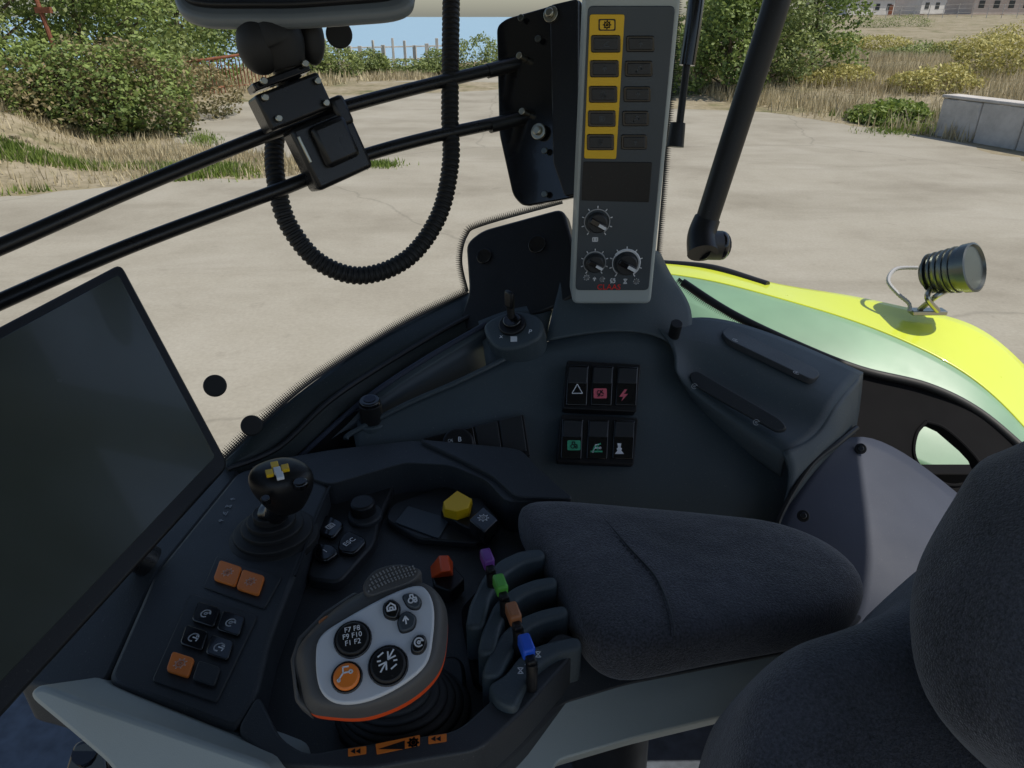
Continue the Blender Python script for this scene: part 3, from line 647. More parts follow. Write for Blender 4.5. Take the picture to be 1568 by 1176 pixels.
grid('cover_shell',[[(1290,672,1.03),(1330,664,1.07),(1400,700,1.07),(1490,775,1.05)],[(1245,720,1.0),(1300,720,1.01),(1375,760,1.0),(1480,830,.98)],[(1190,790,.96),(1260,800,.95),(1340,830,.94),(1460,900,.92)],[(1180,850,.93),(1250,870,.92),(1330,920,.90),(1450,1000,.88)],[(1170,950,.92),(1250,970,.91),(1330,1020,.89),(1450,1100,.86)]],'cover',sub=2)
for u,v,t in((1318,687,1.035),(1230,790,.945)):
    c=W(u,v,t);cyl('bolt_recess',c,(C-c),.008,.003,'black',.001);cyl('bolt',c+(C-c).normalized()*.003,(C-c),.0045,.002,'gloss',.001)
tube('panel_gap',[W(1312,655,1.045),W(1284,678,1.01),W(1240,715,.985),W(1195,790,.95),W(1180,850,.93)],.004,'black',seg=8)
end()
group('rear_window_trim')
RP=plane3(W(1316,600,1.16),W(1575,700,1.12),W(1440,790,1.08))
plate('upper_panel',[(1285,760),(1290,640),(1318,562),(1420,588),(1510,635),(1600,705),(1600,722),(1502,718),(1494,700),(1480,685),(1445,655),(1428,647),(1415,648),(1402,668),(1398,690),(1402,712),(1404,760)],RP,0,.02,'matte',bevel=0)
plate('lower_panel',[(1403,713),(1420,728),(1440,738),(1470,743),(1492,735),(1502,719),(1600,723),(1600,860),(1403,860)],RP,-.001,.02,'matte',bevel=0)
tube('hole_edge',[onP(*p,RP) for p in [(1418,646),(1445,655),(1480,685),(1502,715),(1490,736),(1455,743),(1420,727),(1400,698),(1403,665),(1418,646)]],.003,'matte',seg=8)
tube('window_seal',[W(1045,432,1.25),W(1120,480,1.22),(W(1220,528,1.19)),W(1316,566,1.17),W(1420,592,1.16),W(1500,632,1.15),W(1580,700,1.12)],.007,'rubber',seg=10)
frit('frit_band',[(1040,425,1.255),(1090,462,1.235),(1200,517,1.2),(1316,560,1.18),(1420,586,1.17),(1500,625,1.16),(1590,700,1.13)],.014)
end()
# ================================================================= CONTROL COLUMN
YC=1.01
group('pillar_control_panel',(0,YC,2.4))
CP=(Vector((0,YC,0)),Vector((0,-1,0)))
bl=onP(876,466,CP);br=onP(996,474,CP);zt=3.16
fr=rnd_poly([Vector((bl.x,YC,bl.z)),Vector((br.x,YC,bl.z)),Vector((br.x+.001,YC,zt)),Vector((bl.x+.003,YC,zt))],.010)
prism('housing',fr,Vector((0,.06,0)),'grey',bevel=.005,seg=3)
x0=bl.x+.004;x1=br.x-.006;zb=onP(940,444,CP).z;z1=onP(950,9,CP).z
prism('face_plate',rnd_poly([Vector((x0,YC-.002,zb)),Vector((x1,YC-.002,zb)),Vector((x1,YC-.002,z1)),Vector((x0,YC-.002,z1))],.007),Vector((0,.01,0)),'panel',bevel=.001)
plate('yellow_strip',[(903,22),(956,22),(943,243),(894,242)],CP,.0035,.003,'yellow',r=.003,bevel=.0006)
kinds=['lift','up','tract','menu','cycle']
for i,(u,v) in enumerate([(927,67),(925,105),(923,144),(921,181),(919,217)]):
    s=1-.02*i
    plate('button_bezel_%d'%i,rect(u,v,45*s,27*s),CP,.005,.003,'gloss',r=.003,bevel=.001);plate('button_key_%d'%i,rect(u,v,37*s,19*s),CP,.0065,.003,'plate',r=.002,bevel=.001)
    plate('side_bezel_%d'%i,rect(u+53-.4*i,v,43*s,25*s),CP,.004,.003,'gloss',r=.003,bevel=.001);plate('side_key_%d'%i,rect(u+53-.4*i,v,36*s,18*s),CP,.006,.003,'plate',r=.002,bevel=.001)
    pic('hitch' if i%2 else 'up',(u+53,v),.0042,CP,.0062,'panel');pic(kinds[i],(u,v),.0045,CP,.0067,'panel')
plate('icon_box',[(916,29),(942,29),(942,47),(916,47)],CP,.004,.0005,'black',r=.002,bevel=0);plate('icon_box_in',[(918,31),(940,31),(940,45),(918,45)],CP,.0043,.0003,'yellow',r=.002,bevel=0)
pic('gear',(929,38),.0048,CP,.0044,'black',lw=.0007)
plate('dark_display',[(893,247),(998,248),(993,309),(890,306)],CP,.0035,.003,'black',r=.002,bevel=.0005)
for (u,v,r) in((914,339,21),(910,401,19),(958,402,23)):
    discpx('dial_%d'%u,(u,v),r*.72,CP,.014,.012,'plate',.002)
    c=onP(u,v,CP)+CP[1]*.003;R=r*1.0/F
    N_=26
    pts=[c+Vector((sin(a)*R*.93,0,cos(a)*R*.93)) for a in [(-.8+1.6*k/N_)*pi for k in range(N_+1)]]
    tube('scale_%d'%u,pts,.0010,'lgrey' if u<950 else 'white',seg=5,res=2)
    if u>950:tube('scale_thick',[c+Vector((sin(a)*R*.93,0,cos(a)*R*.93)) for a in [(-.3+1.1*k/N_)*pi for k in range(N_+1)]],.002,'white',seg=5,res=2)
    for k in range(9):
        a=(-.8+1.6*k/8)*pi;q=c+Vector((sin(a)*R,0,cos(a)*R));q2=c+Vector((sin(a)*R*1.18,0,cos(a)*R*1.18));tube('tick_%d_%d'%(u,k),[q,q2],.0009,'white',seg=4,res=1)
    ax_=(Vector((cos(.5),0,-sin(.5))),Vector((0,1,0)),Vector((sin(.5),0,cos(.5))))
    box('dial_grip_%d'%u,c+Vector((0,-.012,0)),(R*1.25,.008,R*.42),'gloss',bevel=.001,axes=ax_)
    box('dial_pointer_%d'%u,c+Vector((cos(.5)*R*.35,-.0165,-sin(.5)*R*.35)),(R*.6,.001,R*.22),'white',bevel=0,axes=ax_)
pic('menu',(911,366),.0045,CP,.0023,'white',lw=.0007);
for j,uv in enumerate([(898,424),(910,426),(922,427),(938,429),(957,430),(974,430)]):pic(['gear','up','cycle','arrows','hour','gear'][j],uv,.0042,CP,.0023,'white',lw=.0007)
text('CLAAS',(932,439),.0120,CP,.0026,'red')
frit('frit_band',[(1036,0,1.1),(1026,130,1.13),(1016,260,1.16),(1005,390,1.2)],-.010)
end()
group('mirror_bracket_plate')
BP=plane3(W(762,40,1.12),W(885,0,1.05),W(800,312,1.14))
plate('plate',[(760,40),(775,28),(845,8),(890,-2),(890,300),(860,306),(800,316),(785,300),(764,205)],BP,0,.012,'gloss',r=.01,bevel=.002)
plate('raised_rib',[(845,10),(888,0),(888,298),(868,302),(850,250)],BP,.008,.01,'black',r=.006,bevel=.002)
for u,v in((848,25),(829,203)):discpx('bolt_washer',(u,v),12,BP,.012,.006,'chrome',.001);discpx('bolt_head',(u,v-1),7,BP,.018,.006,'chrome',.002)
for u,v in((838,232),(828,62),(802,30),(838,298)):discpx('small_bolt',(u,v),5,BP,.011,.004,'steel',.001)
end()
# ================================================================= RAILS, CLAMP, DEVICE
def TT(u): return .80+(u)/800*.32
for k,pts in enumerate([[(-160,442),(0,378),(200,291),(408,206),(520,166),(660,129),(806,94)],[(-160,535),(0,462),(200,376),(440,286),(540,244),(660,210),(810,178)]]):
    group('mounting_rail')
    tube('rod',[W(u,v,TT(u)) for u,v in pts],.0095,'rail',seg=18)
    a,b_=pts[-1],pts[-2];e=W(a[0],a[1],TT(a[0]));e2=W(a[0]-60,a[1]+15,TT(a[0]-60))
    tube('flattened_end',[e2,e],.011,'rail',res=2);discpx('end_bolt',(a[0]-2,a[1]-4),5,BP,.02,.02,'chrome')
    end()
group('rail_clamp_mount')
c0=W(468,212,.965);ax=(W(520,190,.985)-W(420,232,.945)).normalized();ay=(c0-C).normalized();ay=(ay-ax*ay.dot(ax)).normalized();az=ax.cross(ay)
if az.z<0:az=-az
def cb(n_,a,b2,h,s,m_,bv=.003):box(n_,c0+ax*a+ay*b2+az*h,s,m_,bevel=bv,axes=(ax,ay,az))
cb('clamp_upper',-.002,-.012,.046,(.092,.045,.046),'rail',.004)
cb('clamp_lower',.018,-.012,-.025,(.088,.045,.085),'rail',.006)
cb('front_cover',.022,-.04,-.018,(.052,.014,.056),'rail',.008)
cb('top_bracket',-.002,-.012,.078,(.080,.035,.010),'gloss',.002)
cb('hinge_block',.052,-.016,.014,(.022,.042,.04),'rail',.006)
for a,h in((-.038,.062),(.036,.058),(-.034,.034),(.034,.03),(-.03,.08),(.03,.082)):
    q=c0+ax*a+ay*-.036+az*h;cyl('clamp_bolt',q,-ay,.0045,.006,'chrome',.001)
cb('chrome_link',-.020,-.036,-.012,(.004,.004,.036),'chrome',.001)
tube('mount_neck',[W(440,140,.95),W(440,118,.94),W(436,100,.93)],.014,'rail');
sphere('lower_ball',W(440,98,.93),.022,'rubber')
tube('socket_arm',[W(442,105,.92),W(430,70,.91),W(415,45,.9),W(405,20,.9)],.03,'rubber',seg=20,radii=lambda i,n:.019+.014*sin(pi*min(1,i/n*1.1)))
tube('socket_arm_back',[W(455,100,.94),W(460,70,.94),W(465,30,.94)],.014,'rubber')
sphere('upper_ball',W(397,68,.9),.028,'rubber',(1,1,1.3))
sphere('wing_knob',W(478,60,.93),.016,'rubber',(1,1,2))
end()
group('tablet_device')
M['tab']=mat('tablet_edge',(.16,.18,.19),.4)
DP=plane3(W(260,0,.88),W(635,-5,.88),W(450,40,.86))
plate('rear_shell',[(262,-150),(262,-6),(275,17),(310,28),(450,28),(595,18),(622,10),(634,-4),(634,-150)],DP,0,.02,'tab',r=.02,bevel=.008,seg=3)
plate('front_glass',[(270,-150),(272,-14),(287,8),(320,14),(450,14),(590,4),(616,-4),(626,-16),(626,-150)],DP,.008,.009,'black',r=.02,bevel=.003)
end()
group('corrugated_cable')
cp=[(692,-60,1.08),(690,60,1.08),(689,180,1.08),(690,250,1.08),(672,330,1.08),(625,395,1.07),(555,422,1.05),(490,402,1.03),(445,350,1.01),(426,295,1.0),(420,225,1.01),(435,150,1.02),(452,90,1.02),(462,-20,1.02)]
pts=[W(*p) for p in cp]
tube('conduit',pts,.0125,'rubber',seg=16,step=.0016,radii=lambda i,n:.0118+.0018*(1 if i%5<3 else 0))
end()
for (u,v,r,t) in((329,591,17,1.0),(385,652,16,.98),(519,53,20,1.05)):
    group('rubber_stopper',W(u,v,t));c=W(u,v,t);nrm=(C-c).normalized()+Vector((.1,0,.1));cyl('pad',c,nrm,r*t/F,.006,'rubber',.002);cyl('stem',c-nrm.normalized()*.02,nrm,r*t/F*.5,.02,'rubber',.001);end()
group('grab_handle')
tube('bar',[W(1215,-120,1.0),W(1190,0,1.03),W(1136,170,1.09),W(1080,345,1.15)],.02,'black',seg=20,radii=lambda i,n:.0185+.002*(1-i/n))
tube('foot',[W(1083,335,1.15),W(1074,362,1.15),W(1076,388,1.14)],.02,'black',seg=20,radii=lambda i,n:.021+.004*i/n)
tube('foot_boss',[W(1075,375,1.15),W(1104,376,1.17)],.024,'black',seg=20);sphere('foot_cap',W(1106,376,1.165),.0235,'gloss',(.5,1,1))
end()
group('gas_strut')
tube('cylinder',[W(1072,-100,1.05),W(1066,0,1.07),W(1052,100,1.1)],.0125,'gloss',seg=14);tube('piston_rod',[W(1052,95,1.1),W(1040,195,1.13)],.006,'black',seg=10)
tube('end_fitting',[W(1038,188,1.13),W(1033,225,1.14)],.014,'black',seg=12,radii=lambda i,n:.012+.003*i/n);end()
# ================================================================= FENDER + WORK LIGHT
group('rear_fender')
FR=[[(1010,398,2.2),(1090,405,2.1),(1180,436,2.0),(1300,450,1.95),(1400,474,1.9),(1490,490,1.88),(1560,545,1.85),(1640,640,1.8)],
    [(1015,412,2.1),(1090,420,2.0),(1180,446,1.92),(1300,478,1.85),(1400,516,1.8),(1490,560,1.76),(1560,622,1.72),(1640,720,1.7)],
    [(1016,418,2.06),(1090,428,1.97),(1180,452,1.88),(1300,486,1.82),(1400,526,1.77),(1490,574,1.73),(1560,640,1.69),(1640,740,1.67)]]
grid('fender_top',FR,'fy',sub=3,solid=.01)
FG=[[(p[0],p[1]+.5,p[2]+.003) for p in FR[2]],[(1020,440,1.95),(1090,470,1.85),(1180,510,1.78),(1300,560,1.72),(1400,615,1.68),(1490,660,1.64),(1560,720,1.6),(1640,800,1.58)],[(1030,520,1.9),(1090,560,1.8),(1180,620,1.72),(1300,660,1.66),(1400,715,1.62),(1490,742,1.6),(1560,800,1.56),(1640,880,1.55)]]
grid('fender_tinted',FG,'fg',sub=3,solid=.01)  # same fender continued, with the glass tint put into its colour
grid('fender_lower_lip',[[(p[0],p[1],p[2]-.004) for p in FG[2]],[(p[0],p[1]+60,p[2]-.04) for p in FG[2]]],'fy',sub=1,solid=.01)
tube('edge_trim',[W(1015,404,2.17),W(1090,411,2.08),W(1160,432,2.0),W(1175,437,1.98)],.012,'black')
end()
group('work_light')
hc=W(1452,415,1.80);axl=(W(1500,405,1.76)-W(1410,418,1.88)).normalized()
def cone(n_,prof,m_):
    sx=axl.orthogonal().normalized();sy=axl.cross(sx);loft(n_,[[hc+axl*h+(sx*cos(2*pi*k/28)+sy*sin(2*pi*k/28))*r for k in range(28)] for h,r in prof],[m_])
cone('housing',[(-.062,.02),(-.058,.034),(-.03,.050),(.02,.056),(.04,.057)],'steel')
cone('bezel',[(.041,.061),(.062,.062),(.064,.057),(.058,.053)],'steel')
for k in range(5):cone('fin_%d'%k,[(-.044+.016*k,.052+.0018*k),(-.040+.016*k,.052+.0018*k)],'steel')
tube('bracket_arm_1',[hc+Vector((-.03,0,-.04)),W(1420,456,1.80),W(1436,476,1.83)],.007,'chrome',seg=8)
tube('bracket_arm_2',[hc+Vector((.02,0,-.05)),W(1436,452,1.80),W(1408,474,1.85)],.007,'chrome',seg=8)
box('bracket_base',W(1420,477,1.85),(.09,.03,.012),'chrome')
tube('lamp_cable',[W(1405,410,1.88),W(1372,412,1.88),W(1360,430,1.86),W(1375,450,1.84),W(1392,465,1.84),W(1392,478,1.84)],.005,'lgrey',seg=8,step=.004,radii=lambda i,n:.0045+.0012*(i%2))
end()
# ================================================================= DISPLAY MONITOR
group('display_monitor')
TR=W(186,402,.84);BR=W(352,712,.80);BL=W(-60,1165,.50);TL=TR+(BL-BR)
n_=(TR-BR).cross(BL-BR).normalized()
if n_.dot(C-BR)<0:n_=-n_
prism('bezel',rnd_poly([TL,TR,BR,BL],.012),-n_*.03,'black',bevel=.004,seg=3)
cc=(TL+BR)/2;ex=(TR-TL).normalized();ey=(TR-BR).normalized()
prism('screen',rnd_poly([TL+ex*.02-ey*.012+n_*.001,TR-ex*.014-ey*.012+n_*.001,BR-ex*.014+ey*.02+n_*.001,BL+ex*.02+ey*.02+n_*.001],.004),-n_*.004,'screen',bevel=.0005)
a=cc-n_*.03;tube('support_arm',[a,a-n_*.06,W(230,860,.80)],.018,'rail')
end()
# ================================================================= ARMREST CONSOLE
ZT=2.05
group('armrest_console',(-.1,.6,2.0))
KT=ZP(ZT);KF=ZP(2.012)
out=[(362,722),(420,704),(500,690),(640,674),(700,688),(880,768),(905,985),(800,1090),(735,1150),(560,1180),(425,1172),(350,1130),(130,1070),(235,870)]
o3=[onP(*p,KT) for p in out]
prism('body',rnd_poly([p-Vector((0,0,.045)) for p in o3],.02),Vector((0,0,-.03)),'plastic2',bevel=.006,seg=3)
plate('left_flank',[(336,700),(368,722),(240,880),(166,1042),(128,1072),(62,1050),(20,1040),(60,960),(200,800)],ZP(2.044),0,.06,'plastic2',r=.01,bevel=.005)
plate('left_panel',[(364,722),(422,706),(505,742),(482,800),(452,880),(415,975),(395,1060),(362,1118),(163,1042),(235,880)],KT,0,.045,'plastic2',r=.012,bevel=.005,seg=3)
plate('front_lip',[(130,1066),(163,1040),(362,1112),(400,1160),(380,1190),(330,1150)],ZP(2.044),0,.05,'plastic',r=.01,bevel=.008,seg=3)
plate('rear_rim',[(378,716),(440,700),(510,688),(636,674),(700,690),(770,700),(825,716),(880,766),(775,768),(745,735),(690,712),(620,708),(505,742),(420,712)],ZP(2.054),0,.05,'plastic2',r=.012,bevel=.005,seg=3)
plate('rim_step',[(640,672),(780,685),(800,690),(830,722),(880,764),(790,760),(755,728),(700,700)],ZP(2.060),0,.03,'plastic2',r=.01,bevel=.004)
plate('lower_rim',[(395,1060),(430,1130),(470,1155),(520,1145),(700,1118),(765,1060),(855,965),(892,980),(880,1000),(800,1090),(735,1148),(560,1178),(425,1170),(360,1120)],KT,0,.045,'plastic2',r=.012,bevel=.005,seg=3)
tube('rim_seam',[onZ(505,745,2.052),onZ(480,805,2.052),onZ(452,882,2.052)],.0015,'black',seg=6)
plate('switch_pad_upper',[(332,853),(432,885),(405,934),(312,900)],KT,.002,.004,'plate',r=.004,bevel=.001)
plate('switch_pad_lower',[(293,910),(395,945),(332,1078),(233,1044)],KT,.002,.004,'plate',r=.004,bevel=.001)
def key(u,v,m_,ic,n2,im='white'):
    plate('key_'+n2,[(u-12,v-20),(u+22,v-9),(u+12,v+20),(u-22,v+9)],KT,.006,.004,m_,r=.004,bevel=.0015)
    if ic:pic(ic,(u,v),.0058,KT,.0061,im,dirpx=(.93,.3),lw=.0006)
key(350,883,'orange','gear','a','orange2');key(385,897,'orange','gear','b','orange2');key(278,1023,'orange','gear','c','orange2')
for i,(u,v) in enumerate([(317,946),(355,960),(299,982),(338,997),(318,1037)]):key(u,v,'gloss' if i<4 else 'plate',['cycle','cycle','cyclg','cyclg',''][i],'d%d'%i)
for j in range(4):pic(['up','lift','hour','up'][j],(338+j*6,798-j*11),.004,KT,.0008,'lgrey',dirpx=(.5,-.8))
plate('cluster_plate',[(470,893),(505,775),(540,755),(605,748),(582,800),(575,838),(520,900)],KF,.008,.02,'plate',r=.012,bevel=.003)
for i,(px,ic_) in enumerate([([(502,800),(530,815),(512,838),(488,828)],'menu'),([(535,825),(565,840),(545,862),(518,858),(522,838)],'ESC'),([(485,845),(512,848),(522,860),(500,874),(482,866)],'I')]):
    plate('nav_key_%d'%i,px,KF,.015,.008,'gloss',r=.008,bevel=.002);cx=sum(p[0] for p in px)/len(px);cy=sum(p[1] for p in px)/len(px)
    cc2=onP(cx,cy,KF)+Vector((0,0,.0154));
    pl_=ZP(cc2.z);q=cc2-C;k_=q.dot(Vector((0,cos(P),-sin(P))));uu=CX+q.x/k_*F;vv_=CY-q.dot(Vector((0,sin(P),cos(P))))/k_*F
    if ic_=='menu':pic('menu',(uu,vv_),.006,pl_,0,'white',dirpx=(.8,-.55),lw=.0007)
    else:text(ic_,(uu,vv_),.010,pl_,0,'white',dirpx=(.8,-.55))
discpx('rotary_base',(560,799),26,KF,.014,.01,'plastic2',.002);discpx('rotary_knob',(558,796),19,KF,.030,.02,'black',.003)
plate('recess_panel',[(590,798),(600,775),(690,745),(745,790),(735,835),(640,828)],KF,.004,.01,'plate',r=.01,bevel=.002)
plate('recess_label',[(605,805),(625,780),(690,800),(672,830)],KF,.006,.002,'panel',r=.003,bevel=.0005)
plate('switch_well',[(672,778),(700,760),(735,762),(765,795),(740,818),(700,800)],ZP(2.03),0,.02,'black',r=.006,bevel=.002)
loft('yellow_rocker',[[onZ(u,v,2.030) for u,v in((677,782),(701,762),(724,772),(719,791),(700,797),(680,792))],[onZ(u,v,2.046) for u,v in((679,768),(700,751),(723,764),(717,778),(699,783),(681,779))]],['yellow'],bevel=.0009)
plate('park_switch',[(718,795),(740,775),(763,795),(742,815)],ZP(2.045),0,.02,'gloss',r=.003,bevel=.002);pic('gear',(740,793),.0065,ZP(2.0452),0,'white',dirpx=(.85,-.5),lw=.0007)
plate('orange_lever_base',[(660,868),(690,860),(712,885),(690,905),(664,895)],ZP(2.03),0,.02,'black',r=.004,bevel=.002)
loft('orange_lever',[[onZ(u,v,2.03) for u,v in((658,868),(694,860),(694,882),(660,886))],[onZ(u,v,2.055) for u,v in((672,850),(687,850),(690,874),(676,876))]],['redor'],bevel=.0015)
plate('speed_label',[(575,1140),(643,1126),(643,1142),(577,1156)],KT,.0006,.0004,'orange',r=.001,bevel=0)
plate('speed_wedge',[(580,1148),(620,1135),(620,1148)],KT,.001,.0003,'black',bevel=0)
pic('gear',(633,1138),.0045,KT,.0008,'black',lw=.0008)
for u,v in((547,1151),(670,1132)):
    plate('arrow_label',rect(u,v,28,12,(1,-.15)),KT,.0006,.0004,'orange',r=.001,bevel=0)
    for s_ in(-6,2):plate('arrow',[(u+s_-4,v+.5),(u+s_+3,v-4),(u+s_+3,v+4)],KT,.0010,.0003,'black',bevel=0)
end()
group('armrest_housing',(0,.45,1.95))
HP=plane3(onZ(1290,950,2.015),onZ(930,1012,2.015),onZ(735,1160,1.985))
plate('side_shell',[(735,1195),(775,1110),(800,1060),(880,1000),(960,1000),(1190,970),(1235,975),(1200,1020),(1130,1092),(980,1128),(850,1166),(840,1230),(735,1230)],HP,-.002,.05,'grey',r=.01,bevel=.006,seg=3)
plate('dark_band',[(880,985),(930,1000),(1290,935),(1322,945),(1290,975),(1200,1002),(960,1048),(860,1078),(800,1135),(745,1176),(720,1176),(760,1110)],HP,.004,.03,'plastic2',r=.01,bevel=.004)
LP=plane3(W(60,1050,.60),W(400,1168,.565),W(250,1250,.56))
plate('front_shell',[(40,1066),(58,1046),(135,1076),(415,1172),(440,1300),(230,1300),(170,1176),(105,1120)],LP,0,.10,'grey',r=.012,bevel=.008,seg=3)
end()
group('armrest_post',(.2,.5,1.7));tube('post',[(.15,.62,1.3),(.12,.60,1.95)],.05,'black');box('post_foot',(.15,.62,1.32),(.2,.2,.03),'black');end()
group('floor_pedal');c=W(130,1150,1.1);tube('shaft',[c+Vector((0,.1,-.3)),c],.02,'gloss');plate('pad',[(98,1185),(112,1140),(135,1132),(160,1155),(165,1190)],plane3(c,c+Vector((1,0,0)),c+Vector((0,.4,.6))),0,.02,'gloss',r=.01,bevel=.004);end()
group('joystick',onZ(418,818,ZT));b0=onZ(420,818,ZT)
for i,(r,h) in enumerate([(.052,0),(.046,.008),(.036,.016),(.028,.024),(.02,.034)]):
    sx=[b0+Vector((cos(2*pi*k/32)*r,sin(2*pi*k/32)*r*.95,h)) for k in range(32)]
    loft('boot_%d'%i,[[p-Vector((0,0,.01)) for p in sx],sx,[b0+(p-b0)*.86+Vector((0,0,.004)) for p in sx]],['rubber'],bevel=.001)
kc=W(432,742,.785)
tube('stem',[b0+Vector((0,0,.03)),b0.lerp(kc,.5),kc],.012,'gloss',seg=16,radii=lambda i,n:.013+.008*abs(i/n-.35))
ko=[kc+Vector((cos(a)*.033*(1+.12*cos(2*a)),sin(a)*.029,0)) for a in [2*pi*k/24 for k in range(24)]]
loft('knob',[scaled(ko,s,Vector((0,0,h))) for s,h in((.45,-.038),(.7,-.022),(.95,-.004),(1,.008),(.92,.018),(.7,.024),(.3,.026))],['black'],sub=1)
JP=ZP(kc.z+.026)
for du,dv,m_ in((-12,4,'yellow'),(12,-4,'yellow'),(0,0,'white'),(-4,-8,'yellow'),(4,8,'white')):plate('cross_pad',rect(425+du,722+dv,12,9,(.95,-.2),(.25,.95)),JP,.003,.004,m_,r=.001,bevel=.001)
discpx('thumb_button',(460,741),12,ZP(kc.z+.018),.004,.008,'gloss',.002);discpx('front_button',(408,768),7,plane3(W(408,768,.75),W(415,768,.75),W(408,778,.742)),.006,.008,'gloss')
end()
# ================================================================= MULTIFUNCTION LEVER
hn=Vector((.06,-.42,.9)).normalized();HC=W(565,985,.575);HPn=(HC,hn)
group('multifunction_lever',HC)
facepx=[(484,1008),(492,975),(530,948),(590,915),(632,899),(652,903),(664,930),(663,975),(652,1018),(612,1052),(560,1075),(515,1077),(490,1055)]
fo=catmull([onP(*p,HPn) for p in facepx],5,True)
bodypx=[(452,1040),(445,990),(478,945),(535,900),(600,880),(655,885),(682,915),(684,970),(670,1020),(625,1062),(560,1088),(500,1088),(464,1078)]
bo=catmull([onP(*p,HPn) for p in bodypx],5,True)
def mv(o,h,k=1):return scaled(o,k,hn*h)
loft('head_shell',[mv(fo,.0),mv([a.lerp(b_,.45) for a,b_ in zip(fo,bo)],-.001),mv([a.lerp(b_,.85) for a,b_ in zip(fo,bo)],-.010),mv(bo,-.022)],['dgrey'],cap0=True,cap1=False,sub=1)
loft('orange_band',[mv(bo,-.0225,.995),mv(bo,-.026,1.003),mv(bo,-.034,.995)],['redor'],cap0=False,cap1=False,sub=1)
loft('head_underside',[mv(bo,-.0345,.99),mv(bo,-.045,.93),mv(bo,-.06,.75),mv(bo,-.075,.5),mv(bo,-.085,.3)],['dgrey'],cap0=False,sub=1)
loft('left_grip_cover',[[onP(u,v,HPn)+hn*h for u,v in((438,1000),(450,965),(490,925),(540,893),(548,900),(500,936),(462,972),(455,1040),(470,1086),(445,1066))] for h in(-.016,-.042)],['dgrey'],bevel=.004)
prism('silver_face',[p+hn*.003 for p in fo],-hn*.006,'silver',bevel=.002,seg=3)
kp=catmull([onP(u,v,HPn)-hn*.0 for u,v in((556,896),(576,872),(615,864),(645,874),(632,892),(590,907),(564,914))],4,True)
loft('knurled_pad',[mv(kp,-.02),mv(kp,-.001),mv(kp,.002,.93)],['dgrey'],bevel=.001)
for i in range(14):
    for j in range(6):
        u=565+i*5.2+(j%2)*2.6+j*.8;v=904-i*1.9-j*4.6+ (i-7)**2*.06
        if 560<u<638 and v>868: cyl('stud_%d_%d'%(i,j),onP(u,v,HPn)+hn*.0019,hn,.00085,.0008,'stud',0,seg=6)
for i,(u,v,r,m_) in enumerate([(541,981,29,'black'),(595,1021,31,'black'),(532,1039,24,'orange')]):
    discpx('button_ring_%d'%i,(u,v),r,HPn,.0045,.004,'gloss',.001);discpx('button_%d'%i,(u,v),r-4,HPn,.0075,.005,m_,.0018)
small=[[(587,930),(600,920),(614,932),(608,952),(590,948)],[(616,915),(634,911),(646,922),(642,936),(626,934)],[(609,952),(622,938),(638,948),(634,966),(614,972)],[(630,990),(638,976),(650,976),(654,990),(646,1003),(632,1003)]]
for i,px in enumerate(small):
    plate('small_key_frame_%d'%i,[(sum(p[0] for p in px)/len(px)*-.15+a*1.15,sum(p[1] for p in px)/len(px)*-.15+b2*1.15) for a,b2 in px],HPn,.0045,.004,'black',r=.005,bevel=.001)
    plate('small_key_%d'%i,px,HPn,.0068,.005,'gloss' if i in(0,3) else 'panel',r=.004,bevel=.0012)
for kd,uv,sz in(('house',(600,935),.0042),('tract',(632,922),.0040),('up',(622,954),.0042),('cycle',(642,988),.0042),('hitch',(531,1034),.0062),('arrows',(594,1016),.0085)):pic(kd,uv,sz,HPn,.0077,'white',dirpx=(.97,-.2),lw=.0006)
for s,uv in(('F7 F8',(541,968)),('F9 F10',(541,978)),('F1 F2',(542,988))):text(s,uv,.0058,HPn,.0077,'white',dirpx=(.97,-.2))
plate('flank_button',[(484,946),(498,936),(502,940),(488,952)],HPn,-.008,.01,'brown',r=.002,bevel=.001)
bb=onZ(618,1085,2.015);nk=HC-hn*.08
tube('neck',[nk,nk.lerp(bb,.4),bb],.028,'black',seg=20,radii=lambda i,n:.026)
for i in range(7):
    k=i/6;c=bb.lerp(nk,k*.62);w=.066-.032*k;h_=.055-.028*k
    ro=[c+Vector((cos(a)*w,sin(a)*h_,0)) for a in [2*pi*q/32 for q in range(32)]]
    loft('boot_fold_%d'%i,[mv(ro,-.005,.93),ro,[p+Vector((0,0,.004)) for p in scaled(ro,.98,Vector())],[p+Vector((0,0,.008)) for p in scaled(ro,.88,Vector())]],['rubber'],sub=1)
plate('boot_frame',[(520,1130),(512,1095),(560,1040),(690,1000),(712,1010),(716,1080),(690,1118),(600,1136)],ZP(2.02),0,.02,'black',r=.02,bevel=.004)
end()
